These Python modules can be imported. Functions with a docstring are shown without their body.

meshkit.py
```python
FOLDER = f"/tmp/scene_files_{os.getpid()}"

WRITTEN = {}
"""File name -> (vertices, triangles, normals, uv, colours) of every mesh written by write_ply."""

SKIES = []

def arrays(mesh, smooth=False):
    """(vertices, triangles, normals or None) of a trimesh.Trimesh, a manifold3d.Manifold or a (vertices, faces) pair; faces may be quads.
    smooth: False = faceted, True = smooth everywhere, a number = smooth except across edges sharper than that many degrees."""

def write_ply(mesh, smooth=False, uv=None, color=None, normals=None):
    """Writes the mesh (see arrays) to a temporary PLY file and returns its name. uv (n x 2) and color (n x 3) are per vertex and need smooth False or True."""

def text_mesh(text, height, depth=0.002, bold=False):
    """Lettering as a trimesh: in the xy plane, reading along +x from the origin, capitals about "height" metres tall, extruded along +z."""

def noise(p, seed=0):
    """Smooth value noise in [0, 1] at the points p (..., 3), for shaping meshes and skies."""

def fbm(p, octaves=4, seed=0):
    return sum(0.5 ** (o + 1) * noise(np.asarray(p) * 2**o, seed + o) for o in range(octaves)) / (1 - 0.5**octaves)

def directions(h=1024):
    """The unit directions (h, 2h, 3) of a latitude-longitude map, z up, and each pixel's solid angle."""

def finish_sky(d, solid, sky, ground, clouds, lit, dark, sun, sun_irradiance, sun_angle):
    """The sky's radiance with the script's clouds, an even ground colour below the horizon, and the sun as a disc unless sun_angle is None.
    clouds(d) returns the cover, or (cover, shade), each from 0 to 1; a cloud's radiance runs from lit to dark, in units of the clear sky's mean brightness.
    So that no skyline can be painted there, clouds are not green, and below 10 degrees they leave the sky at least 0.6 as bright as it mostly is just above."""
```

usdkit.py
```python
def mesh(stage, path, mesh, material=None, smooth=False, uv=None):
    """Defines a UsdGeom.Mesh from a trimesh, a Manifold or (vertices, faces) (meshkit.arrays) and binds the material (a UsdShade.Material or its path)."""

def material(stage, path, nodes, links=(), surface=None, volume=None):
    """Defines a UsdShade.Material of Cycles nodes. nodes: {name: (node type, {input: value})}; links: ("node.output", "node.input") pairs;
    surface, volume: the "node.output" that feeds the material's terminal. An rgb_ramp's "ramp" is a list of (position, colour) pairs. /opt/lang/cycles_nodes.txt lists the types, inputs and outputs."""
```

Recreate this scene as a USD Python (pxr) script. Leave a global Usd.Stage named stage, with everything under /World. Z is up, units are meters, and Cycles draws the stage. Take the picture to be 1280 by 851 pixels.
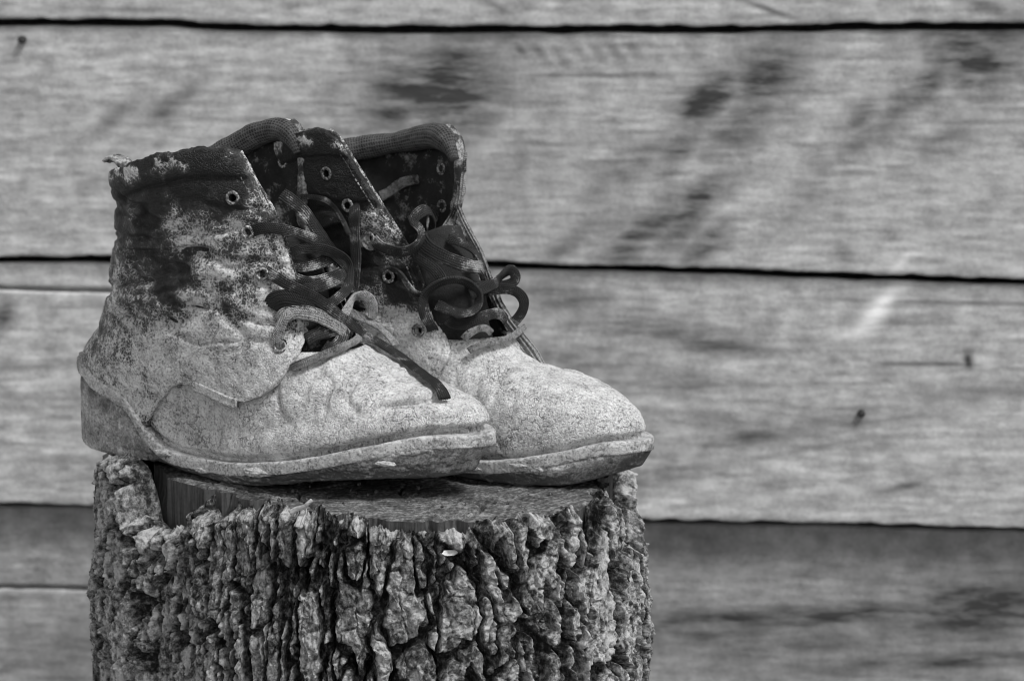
import math, numpy as np, trimesh, shapely, usdkit, meshkit
from scipy.spatial import cKDTree
from scipy.ndimage import map_coordinates, gaussian_filter1d
from scipy.interpolate import PchipInterpolator, CubicSpline
from pxr import Usd, UsdGeom, UsdLux, UsdShade, Gf, Sdf, Vt

stage = Usd.Stage.CreateInMemory()
UsdGeom.SetStageUpAxis(stage, UsdGeom.Tokens.z)
UsdGeom.SetStageMetersPerUnit(stage, 1.0)
stage.SetDefaultPrim(UsdGeom.Xform.Define(stage, '/World').GetPrim())

# ------------------------------------------------------------------ camera, sky, sun, exposure
CAM_POS, PITCH, LENS, FOCUS, FSTOP = (0.0, -1.4, 0.28), math.degrees(math.atan(395.5 / 2880)), 81.0, 1.375, 13.0
EXPOSURE = 1.32
SKY_STRENGTH, SUN_INTENSITY, SUN_ANGLE = 0.065, 0.40, 16.0
SUN_DIR = np.array([0.50, -0.45, 1.0])           # direction towards the (veiled) sun
SUN_DIR = SUN_DIR / np.linalg.norm(SUN_DIR)

cam = UsdGeom.Camera.Define(stage, '/World/camera')
cam.AddTranslateOp().Set(Gf.Vec3d(*CAM_POS)); cam.AddRotateXOp().Set(90.0 - PITCH)
cam.CreateFocalLengthAttr(LENS); cam.CreateHorizontalApertureAttr(36.0); cam.CreateVerticalApertureAttr(36.0 * 851 / 1280)
cam.CreateFStopAttr(FSTOP); cam.CreateFocusDistanceAttr(FOCUS); cam.CreateExposureAttr(EXPOSURE)
cam.CreateClippingRangeAttr(Gf.Vec2f(0.05, 100.0))

elev, rot = math.asin(SUN_DIR[2]), math.atan2(SUN_DIR[0], SUN_DIR[1])
sky_mat = usdkit.material(stage, '/World/Looks/grey_sky',
    {'s': ('sky_texture', {'sky_type': 'single_scattering', 'sun_disc': False, 'sun_elevation': elev, 'sun_rotation': rot}),
     'g': ('hsv', {'saturation': 0.0}), 'b': ('background_shader', {'strength': SKY_STRENGTH})},
    [('s.color', 'g.color'), ('g.color', 'b.color')], surface='b.background')
dome = UsdLux.DomeLight.Define(stage, '/World/sky')
UsdShade.MaterialBindingAPI.Apply(dome.GetPrim()).Bind(sky_mat)
dome.GetPrim().SetCustomDataByKey('kind', 'structure')
sun = UsdLux.DistantLight.Define(stage, '/World/sun')
sun.CreateNormalizeAttr(True); sun.CreateIntensityAttr(SUN_INTENSITY); sun.CreateAngleAttr(SUN_ANGLE); sun.CreateColorAttr(Gf.Vec3f(1, 1, 1))
_q = Gf.Rotation(Gf.Vec3d(0, 0, 1), Gf.Vec3d(*map(float, SUN_DIR))).GetQuat()
sun.AddOrientOp().Set(Gf.Quatf(_q))

# ------------------------------------------------------------------ helpers
_used = {}
def path_for(name, parent=None):
    base = (str(parent.GetPath()) if parent is not None else '/World') + '/' + name
    n = _used.get(base, -1) + 1; _used[base] = n
    return base if n == 0 else f'{base}_{n:03d}'

def tag(prim, label=None, cat=None, group=None, kind=None):
    for k, v in (('label', label), ('category', cat), ('group', group), ('kind', kind)):
        if v: prim.SetCustomDataByKey(k, v)
    return prim

def thing(name, label, cat, loc=(0, 0, 0), rotz=0.0, group=None):
    x = UsdGeom.Xform.Define(stage, path_for(name))
    x.AddTranslateOp().Set(Gf.Vec3d(*map(float, loc))); x.AddRotateZOp().Set(float(rotz))
    return tag(x.GetPrim(), label, cat, group)

def vnormals(v, f):
    n = np.zeros_like(v); c = np.cross(v[f[:, 1]] - v[f[:, 0]], v[f[:, 2]] - v[f[:, 0]])
    for k in range(3): np.add.at(n, f[:, k], c)
    return n / np.maximum(np.linalg.norm(n, axis=1, keepdims=True), 1e-20)

def tris(f):
    f = np.asarray(f, int)
    return np.vstack([f[:, [0, 1, 2]], f[:, [0, 2, 3]]]) if f.shape[1] == 4 else f

def put(name, v, f, mat, parent=None, attrs=None, normals=None, label=None, flat=False):
    v = np.asarray(v, float); f = tris(f)
    if normals is None and not flat: normals = vnormals(v, f)
    m = UsdGeom.Mesh.Define(stage, path_for(name, parent))
    m.CreatePointsAttr(Vt.Vec3fArray.FromNumpy(v.astype(np.float32)))
    m.CreateFaceVertexCountsAttr(Vt.IntArray.FromNumpy(np.full(len(f), 3, np.int32)))
    m.CreateFaceVertexIndicesAttr(Vt.IntArray.FromNumpy(f.astype(np.int32).ravel()))
    m.CreateSubdivisionSchemeAttr('none')
    if not flat:
        m.CreateNormalsAttr(Vt.Vec3fArray.FromNumpy(normals.astype(np.float32))); m.SetNormalsInterpolation('vertex')
    for k, a in (attrs or {}).items():
        UsdGeom.PrimvarsAPI(m).CreatePrimvar(k, Sdf.ValueTypeNames.FloatArray, 'vertex').Set(Vt.FloatArray.FromNumpy(np.asarray(a, np.float32)))
    UsdShade.MaterialBindingAPI.Apply(m.GetPrim()).Bind(mat)
    if label: m.GetPrim().SetCustomDataByKey('label', label)
    return m.GetPrim()

def sub(v, f, keep):                                   # the faces kept, with their own vertices; returns (index of old vertices, new faces)
    f = f[keep]; idx, inv = np.unique(f, return_inverse=True)
    return idx, inv.reshape(f.shape)

def surface_nets(val, origin, h):
    """Dual mesh of the zero level of val (negative inside)."""
    nx, ny, nz = val.shape; s = val < 0
    c = [s[i:nx-1+i, j:ny-1+j, k:nz-1+k] for i in (0, 1) for j in (0, 1) for k in (0, 1)]
    tot = sum(x.astype(np.uint8) for x in c)
    I, J, K = np.nonzero((tot > 0) & (tot < 8))
    ids = np.full((nx-1, ny-1, nz-1), -1, np.int32); ids[I, J, K] = np.arange(len(I))
    acc = np.zeros((len(I), 3)); cnt = np.zeros(len(I))
    corners = [(i, j, k) for i in (0, 1) for j in (0, 1) for k in (0, 1)]
    cv = {c_: val[I + c_[0], J + c_[1], K + c_[2]].astype(float) for c_ in corners}
    for a in corners:
        for ax in range(3):
            if a[ax]: continue
            b = tuple(1 if i == ax else a[i] for i in range(3)); va, vb = cv[a], cv[b]
            m = (va < 0) != (vb < 0); t = np.where(m, va / np.where(m, va - vb, 1), 0)
            p = np.tile(np.array(a, float), (len(I), 1)); p[:, ax] += t
            acc += p * m[:, None]; cnt += m
    v = (acc / cnt[:, None] + np.stack([I, J, K], 1)) * h + origin
    quads = []
    for ax in range(3):
        o = [1 if i != ax else 0 for i in range(3)]
        sl0 = tuple(slice(1, n - 1) if i != ax else slice(0, n - 1) for i, n in enumerate(val.shape))
        sl1 = tuple(slice(1, n - 1) if i != ax else slice(1, n) for i, n in enumerate(val.shape))
        s0, s1 = s[sl0], s[sl1]; P = np.argwhere(s0 != s1); P = P + o; fl = s[P[:, 0], P[:, 1], P[:, 2]]
        u, w = (ax + 1) % 3, (ax + 2) % 3
        def cell(du, dw):
            q = P.copy(); q[:, u] -= du; q[:, w] -= dw
            return ids[q[:, 0], q[:, 1], q[:, 2]]
        q = np.stack([cell(1, 1), cell(0, 1), cell(0, 0), cell(1, 0)], 1)
        q[~fl] = q[~fl][:, ::-1]
        quads.append(q[(q >= 0).all(1)])
    return v, tris(np.vstack(quads))

def curve(pts, n=200, closed=False):
    p = np.asarray(pts, float)
    if closed: p = np.vstack([p, p[:1]])
    t = np.r_[0, np.cumsum(np.linalg.norm(np.diff(p[:, :3] if p.shape[1] > 3 else p, axis=0), axis=1) ** 0.6)]
    return CubicSpline(t, p, bc_type='periodic' if closed else 'natural')(np.linspace(0, t[-1], n))

def smin(a, b, k):
    h = np.clip(0.5 + 0.5 * (b - a) / k, 0, 1)
    return b + (a - b) * h - k * h * (1 - h)

def smooth(x, a, b):
    t = np.clip((x - a) / (b - a), 0, 1); return t * t * (3 - 2 * t)

fbm, noise = meshkit.fbm, meshkit.noise

def poly_sdf(poly, U, V):                              # signed distance to a 2-D polygon on the grid U x V
    g = np.stack(np.meshgrid(U, V, indexing='ij'), -1)
    ring = np.vstack([poly, poly[:1]]); seg = np.linalg.norm(np.diff(ring, axis=0), axis=1)
    t = np.r_[0, np.cumsum(seg)]; q = np.linspace(0, t[-1], int(t[-1] / 0.0002) + 2)
    d = cKDTree(np.stack([np.interp(q, t, ring[:, i]) for i in (0, 1)], 1)).query(g.reshape(-1, 2), workers=-1)[0].reshape(g.shape[:2])
    return np.where(shapely.contains_xy(shapely.Polygon(poly), g[..., 0], g[..., 1]), -d, d)

def sweep(pts, wid, half_w, half_t, n=None, ribs=5, taper=0.0, seed=0, uv=False):
    """A flat woven ribbon along pts; wid gives, at each point, the direction its width lies in."""
    pts, wid = np.asarray(pts, float), np.asarray(wid, float)
    L = np.linalg.norm(np.diff(pts, axis=0), axis=1).sum(); n = n or max(12, int(L / 0.0009))
    t = np.r_[0, np.cumsum(np.linalg.norm(np.diff(pts, axis=0), axis=1))]; q = np.linspace(0, t[-1], n)
    P = CubicSpline(t, pts)(q) if len(pts) > 2 else np.stack([np.interp(q, t, pts[:, i]) for i in range(3)], 1)
    Wd = np.stack([np.interp(q, t, wid[:, i]) for i in range(3)], 1); Wd = gaussian_filter1d(Wd, 3, axis=0)
    T = np.gradient(P, axis=0); T /= np.linalg.norm(T, axis=1, keepdims=True)
    Wd -= (Wd * T).sum(1, keepdims=True) * T; Wd /= np.linalg.norm(Wd, axis=1, keepdims=True); N = np.cross(T, Wd)
    P = P + 0.0005 * (np.stack([noise(np.stack([q * 90, q * 0, q * 0 + 7 * i], 1), seed + i) for i in range(3)], 1) - 0.5)
    m = 56; a = np.linspace(0, 2 * np.pi, m, endpoint=False)
    cw, st = np.sign(np.cos(a)) * np.abs(np.cos(a)) ** 0.8, np.sign(np.sin(a)) * np.abs(np.sin(a)) ** 0.7
    rib = 1 - 0.30 * np.cos(np.pi * ribs * cw)
    env = np.ones(n)
    k = np.linspace(0, 1, n)
    if taper: env = 1 - taper * (np.exp(-((1 - k) / 0.03) ** 2) )
    wob = 1 + 0.16 * (noise(np.stack([q * 160, q * 0 + seed, q * 0], 1), 3) - 0.5)
    V = (P[:, None] + (Wd * (half_w * env * wob)[:, None])[:, None] * cw[None, :, None]
         + N[:, None] * half_t * (st * rib)[None, :, None] * env[:, None, None])
    V = V.reshape(-1, 3)
    i, j = np.meshgrid(np.arange(n - 1), np.arange(m), indexing='ij'); j2 = (j + 1) % m
    F = np.stack([i * m + j, (i + 1) * m + j, (i + 1) * m + j2, i * m + j2], -1).reshape(-1, 4)
    F = tris(F); caps = []
    for row, flip in ((0, 0), (n - 1, 1)):
        c = len(V); V = np.vstack([V, P[row]]); jj = np.arange(m)
        cf = np.stack([np.full(m, c), row * m + jj, row * m + (jj + 1) % m], 1); caps.append(cf[:, ::-1] if flip else cf)
    if uv: return V, np.vstack([F] + caps), np.r_[np.repeat(q, m), q[0], q[-1]], np.r_[np.tile(cw, n), 0, 0]
    return V, np.vstack([F] + caps)

# ------------------------------------------------------------------ materials (the photograph is black and white: greys only)
def g3(x): return (x, x, x)
def ramp(*stops): return {'ramp': [(a, g3(b)) for a, b in stops]}

def hide_material(name, dark, dark_rough, mud_lo, mud_hi, pebble=420.0, spread=1.1, bump=0.0009, crack=1.0, weave=False, dust=0.30, cracked=1.0, soft=(0.42, 0.63)):
    """Leather or cloth under dried mud; the vertex attribute "mud" says how thick the mud lies; on the sole it also carries painted shade."""
    n = {'p': ('geometry', {}), 'a': ('attribute', {'attribute': 'mud'}),
         'n1': ('noise_texture', {'scale': 95.0, 'detail': 5.0, 'roughness': 0.65}),
         'n2': ('noise_texture', {'scale': 620.0, 'detail': 4.0, 'roughness': 0.75}),
         'n3': ('noise_texture', {'scale': 1500.0, 'detail': 3.0, 'roughness': 0.7}),
         'nw': ('noise_texture', {'scale': 130.0, 'detail': 2.0}),
         'tc': ('texture_coordinate', {}),
         'ws': ('vector_math', {'math_type': 'scale', 'scale': 0.006}), 'wa': ('vector_math', {'math_type': 'add'}),
         'v': ('voronoi_texture', {'feature': 'distance_to_edge', 'scale': pebble}),
         'vc': ('map_range', {'from_min': 0.0, 'from_max': 0.14, 'to_min': 1.0, 'to_max': 0.0, 'clamp': True}),
         'a1': ('math', {'math_type': 'subtract', 'value2': 0.5}), 'a2': ('math', {'math_type': 'multiply_add', 'value2': spread}),
         'b1': ('math', {'math_type': 'subtract', 'value2': 0.5}), 'b2': ('math', {'math_type': 'multiply_add', 'value2': spread * 0.5}),
         'c2': ('math', {'math_type': 'multiply_add', 'value2': 0.22 * crack}),
         'mr': ('map_range', {'from_min': soft[0], 'from_max': soft[1], 'to_min': 0.0, 'to_max': 1.0, 'clamp': True}),
         'mudc': ('rgb_ramp', ramp((0.30, mud_lo * 0.45), (0.43, mud_lo * .9), (0.58, mud_hi), (0.8, min(0.8, mud_hi * 1.2)))),
         'dc': ('rgb_ramp', ramp((0.3, dark * 0.6), (0.6, dark), (0.85, dark * 2.0))),
         'mixn': ('math', {'math_type': 'multiply_add', 'value2': 0.55}), 'mixh': ('math', {'math_type': 'multiply', 'value2': 0.45}),
         'col': ('mix', {}), 'du': ('map_range', {'from_min': 0.1, 'from_max': 0.75, 'to_min': 0.0, 'to_max': 0.75, 'clamp': True}), 'dust': ('mix', {'color2': g3(mud_lo * dust)}),
         'ck': ('voronoi_texture', {'feature': 'distance_to_edge', 'scale': 75.0}), 'cka': ('vector_math', {'math_type': 'scale', 'scale': 0.02}), 'ckb': ('vector_math', {'math_type': 'add'}), 'ckm': ('map_range', {'from_min': 0.0, 'from_max': 0.035, 'to_min': 0.35, 'to_max': 1.0, 'clamp': True}),
         'ckn': ('noise_texture', {'scale': 38.0, 'detail': 2.0}), 'cks': ('map_range', {'from_min': 0.50, 'from_max': 0.60, 'to_min': 0.0, 'to_max': cracked, 'clamp': True}), 'ckc': ('mix_float', {'a': 1.0}), 'mul': ('mix', {'mix_type': 'multiply', 'fac': 1.0}), 'hm': ('math', {'math_type': 'multiply'}),
         'pit': ('map_range', {'from_min': 0.30, 'from_max': 0.42, 'to_min': 0.35, 'to_max': 1.0, 'clamp': True}), 'pm': ('math', {'math_type': 'multiply'}), 'ro': ('mix_float', {'a': dark_rough, 'b': 0.95}),
         'h1': ('math', {'math_type': 'multiply', 'value2': 0.55}), 'h2': ('math', {'math_type': 'multiply_add', 'value2': 0.7}),
         'h3': ('math', {'math_type': 'multiply_add', 'value2': 0.9}),
         'h4': ('math', {'math_type': 'multiply_add', 'value2': -0.5}),
         'bp': ('bump', {'strength': 0.8, 'distance': bump}), 'o': ('principled_bsdf', {'specular_ior_level': 0.28})}
    l = [('tc.object', 'n1.vector'), ('tc.object', 'n2.vector'), ('tc.object', 'n3.vector'), ('tc.object', 'nw.vector'),
         ('nw.color', 'ws.vector1'), ('ws.vector', 'wa.vector1'), ('tc.object', 'wa.vector2'), ('wa.vector', 'v.vector'), ('v.distance', 'vc.value'),
         ('n1.fac', 'a1.value1'), ('a1.value', 'a2.value1'), ('a.fac', 'a2.value3'),
         ('n2.fac', 'b1.value1'), ('b1.value', 'b2.value1'), ('a2.value', 'b2.value3'),
         ('vc.result', 'c2.value1'), ('b2.value', 'c2.value3'), ('c2.value', 'mr.value'),
         ('n1.fac', 'mixh.value1'), ('n2.fac', 'mixn.value1'), ('mixh.value', 'mixn.value3'), ('mixn.value', 'mudc.fac'), ('n2.fac', 'dc.fac'),
         ('mr.result', 'col.fac'), ('a2.value', 'du.value'), ('du.result', 'dust.fac'), ('dc.color', 'dust.color1'), ('dust.color', 'col.color1'),
         ('nw.color', 'cka.vector1'), ('cka.vector', 'ckb.vector1'), ('tc.object', 'ckb.vector2'), ('ckb.vector', 'ck.vector'), ('ck.distance', 'ckm.value'), ('tc.object', 'ckn.vector'), ('ckn.fac', 'cks.value'), ('cks.result', 'ckc.fac'), ('ckm.result', 'ckc.b'),
         ('n2.fac', 'pit.value'), ('pit.result', 'pm.value1'), ('ckc.result', 'pm.value2'), ('pm.value', 'mul.color2'), ('mudc.color', 'mul.color1'), ('mul.color', 'col.color2'), ('mr.result', 'ro.fac'),
         ('n2.fac', 'h1.value1'), ('mr.result', 'h2.value1'), ('h1.value', 'h2.value3'), ('n3.fac', 'h3.value1'), ('h2.value', 'h3.value3'),
         ('vc.result', 'h4.value1'), ('h3.value', 'h4.value3'), ('h4.value', 'hm.value1'), ('pm.value', 'hm.value2'), ('hm.value', 'bp.height'),
         ('bp.normal', 'o.normal'), ('col.color', 'o.base_color'), ('ro.result', 'o.roughness')]
    if weave:                                              # braided threads, slanting both ways from the middle of the lace
        n.update({'wl': ('attribute', {'attribute': 'along'}), 'wc': ('attribute', {'attribute': 'across'}), 'ab': ('math', {'math_type': 'absolute'}),
                  'sl': ('math', {'math_type': 'multiply_add', 'value2': 0.8}), 'fr': ('math', {'math_type': 'multiply', 'value2': 2 * math.pi / 0.0013}), 'si': ('math', {'math_type': 'sine'}),
                  'bw': ('bump', {'strength': 0.8, 'distance': 0.0004})})
        l += [('wc.fac', 'ab.value1'), ('ab.value', 'sl.value1'), ('wl.fac', 'sl.value3'), ('sl.value', 'fr.value1'), ('fr.value', 'si.value1'), ('si.value', 'bw.height'), ('bw.normal', 'bp.normal')]
    return usdkit.material(stage, '/World/Looks/' + name, n, l, surface='o.BSDF')

M = {}
M['leather'] = hide_material('muddy_leather', 0.009, 0.42, 0.34, 0.54)
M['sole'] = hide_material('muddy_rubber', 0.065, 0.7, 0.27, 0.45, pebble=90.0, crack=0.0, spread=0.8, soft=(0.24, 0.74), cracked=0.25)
M['lining'] = hide_material('worn_lining', 0.016, 0.9, 0.16, 0.30, pebble=900.0, crack=0.0)
M['lace'] = hide_material('dirty_lace', 0.020, 0.75, 0.20, 0.34, pebble=900.0, bump=0.0004, crack=0.0)
M['lace_weave'] = hide_material('braided_lace', 0.012, 0.7, 0.20, 0.36, pebble=900.0, bump=0.0004, crack=0.0, weave=True)
M['eyelet'] = usdkit.material(stage, '/World/Looks/tarnished_metal', {'tc': ('texture_coordinate', {}), 'n': ('noise_texture', {'scale': 700.0, 'detail': 4.0}),
    'r': ('rgb_ramp', ramp((0.35, 0.03), (0.52, 0.14), (0.68, 0.5))), 'o': ('principled_bsdf', {'metallic': 0.6, 'roughness': 0.5})},
    [('tc.object', 'n.vector'), ('n.fac', 'r.fac'), ('r.color', 'o.base_color')], surface='o.BSDF')
def mesh_cloth():
    n = {'tc': ('texture_coordinate', {}), 'at': ('attribute', {'attribute': 'along'}), 'ac': ('attribute', {'attribute': 'across'}),
         'cx': ('combine_xyz', {}), 'v': ('voronoi_texture', {'dimensions': '2D', 'scale': 1.0, 'randomness': 0.12}),
         'm': ('map_range', {'from_min': 0.22, 'from_max': 0.42, 'to_min': 0.0, 'to_max': 1.0, 'clamp': True}),
         'n': ('noise_texture', {'scale': 160.0, 'detail': 5.0, 'roughness': 0.7}), 'r': ('rgb_ramp', ramp((0.3, 0.035), (0.6, 0.075), (0.8, 0.17))),
         'c': ('mix', {'color1': g3(0.015)}), 'dn': ('map_range', {'from_min': 0.44, 'from_max': 0.60, 'to_min': 0.0, 'to_max': 0.8, 'clamp': True}), 'mx': ('mix_float', {'b': 0.8}), 'b': ('bump', {'strength': 1.0, 'distance': 0.0008}), 'o': ('principled_bsdf', {'roughness': 0.85, 'specular_ior_level': 0.25})}
    return usdkit.material(stage, '/World/Looks/mesh_cloth', n, [('at.fac', 'cx.x'), ('ac.fac', 'cx.y'), ('cx.vector', 'v.vector'), ('v.distance', 'm.value'),
        ('tc.object', 'n.vector'), ('n.fac', 'r.fac'), ('n.fac', 'dn.value'), ('dn.result', 'mx.fac'), ('m.result', 'mx.a'), ('mx.result', 'c.fac'), ('r.color', 'c.color2'), ('m.result', 'b.height'), ('b.normal', 'o.normal'), ('c.color', 'o.base_color')], surface='o.BSDF')
M['mesh'] = mesh_cloth()

def bark_material():
    n = {'tc': ('texture_coordinate', {}), 'n1': ('noise_texture', {'scale': 55.0, 'detail': 5.0, 'roughness': 0.7}), 'n2': ('noise_texture', {'scale': 230.0, 'detail': 6.0, 'roughness': 0.75}),
         'v': ('voronoi_texture', {'scale': 260.0, 'feature': 'f1'}),
         'a': ('math', {'math_type': 'multiply', 'value2': 0.32}), 'b': ('math', {'math_type': 'multiply_add', 'value2': 0.75}),
         'at': ('attribute', {'attribute': 'weathered'}), 'ad': ('math', {'math_type': 'multiply_add', 'value2': 0.20}),  # plate weathering together with painted crack shade
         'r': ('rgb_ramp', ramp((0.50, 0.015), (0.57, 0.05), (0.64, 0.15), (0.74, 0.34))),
         'bp': ('bump', {'strength': 0.8, 'distance': 0.0012}), 'bp2': ('bump', {'strength': 0.3, 'distance': 0.0006}), 'o': ('principled_bsdf', {'roughness': 1.0, 'specular_ior_level': 0.05})}
    return usdkit.material(stage, '/World/Looks/bark', n, [('tc.object', 'n1.vector'), ('tc.object', 'n2.vector'), ('tc.object', 'v.vector'), ('n1.fac', 'a.value1'), ('n2.fac', 'b.value1'), ('a.value', 'b.value3'),
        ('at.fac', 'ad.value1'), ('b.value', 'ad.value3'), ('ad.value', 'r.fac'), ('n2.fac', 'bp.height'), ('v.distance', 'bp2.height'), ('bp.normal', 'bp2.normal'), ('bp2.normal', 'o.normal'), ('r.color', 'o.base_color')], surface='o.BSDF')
M['bark'] = bark_material()

def fibre_material(name, lo, hi, scale):
    n = {'tc': ('texture_coordinate', {}), 'mp': ('mapping', {'scale': scale}), 'n1': ('noise_texture', {'scale': 1.0, 'detail': 6.0, 'roughness': 0.65}),
         'n2': ('noise_texture', {'scale': 300.0, 'detail': 3.0, 'roughness': 0.7}), 'r': ('rgb_ramp', ramp((0.3, lo), (0.5, (lo + hi) / 2), (0.7, hi))),
         'c': ('mix', {'mix_type': 'overlay', 'fac': 0.5}), 'bp': ('bump', {'strength': 0.8, 'distance': 0.0012}), 'o': ('principled_bsdf', {'roughness': 0.85, 'specular_ior_level': 0.25})}
    return usdkit.material(stage, '/World/Looks/' + name, n, [('tc.object', 'mp.vector'), ('mp.vector', 'n1.vector'), ('tc.object', 'n2.vector'), ('n1.fac', 'r.fac'), ('r.color', 'c.color1'), ('n2.fac', 'c.color2'),
        ('n1.fac', 'bp.height'), ('bp.normal', 'o.normal'), ('c.result' if False else 'c.color', 'o.base_color')], surface='o.BSDF')
M['core'] = fibre_material('stump_wood', 0.02, 0.085, (420.0, 420.0, 18.0))
def cut_material():
    n = {'tc': ('texture_coordinate', {}), 'w': ('wave_texture', {'wave_type': 'rings', 'rings_direction': 'z', 'scale': 55.0, 'distortion': 3.0, 'detail': 3.0, 'detail_scale': 0.6}), 'n1': ('noise_texture', {'scale': 60.0, 'detail': 6.0, 'roughness': 0.7}),
         'n2': ('noise_texture', {'scale': 480.0, 'detail': 3.0}), 'a': ('math', {'math_type': 'multiply', 'value2': 0.07}), 'b': ('math', {'math_type': 'multiply_add', 'value2': 0.65}), 'c': ('math', {'math_type': 'multiply_add', 'value2': 0.3}),
         'r': ('rgb_ramp', ramp((0.38, 0.025), (0.52, 0.075), (0.66, 0.20))), 'bp': ('bump', {'strength': 0.9, 'distance': 0.0014}), 'o': ('principled_bsdf', {'roughness': 0.95, 'specular_ior_level': 0.1})}
    return usdkit.material(stage, '/World/Looks/cut_wood', n, [('tc.object', 'w.vector'), ('tc.object', 'n1.vector'), ('tc.object', 'n2.vector'), ('w.fac', 'a.value1'), ('n1.fac', 'b.value1'), ('a.value', 'b.value3'), ('n2.fac', 'c.value1'), ('b.value', 'c.value3'),
        ('c.value', 'r.fac'), ('r.color', 'o.base_color'), ('c.value', 'bp.height'), ('bp.normal', 'o.normal')], surface='o.BSDF')
M['cut'] = cut_material()
M['chip'] = fibre_material('pale_wood', 0.45, 0.7, (200.0, 60.0, 200.0))
M['twig'] = fibre_material('dry_twig', 0.2, 0.4, (60.0, 300.0, 300.0))
M['nail'] = fibre_material('rusty_nail', 0.02, 0.05, (300.0, 300.0, 300.0))
M['soil'] = fibre_material('bare_soil', 0.06, 0.14, (30.0, 30.0, 30.0))

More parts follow.
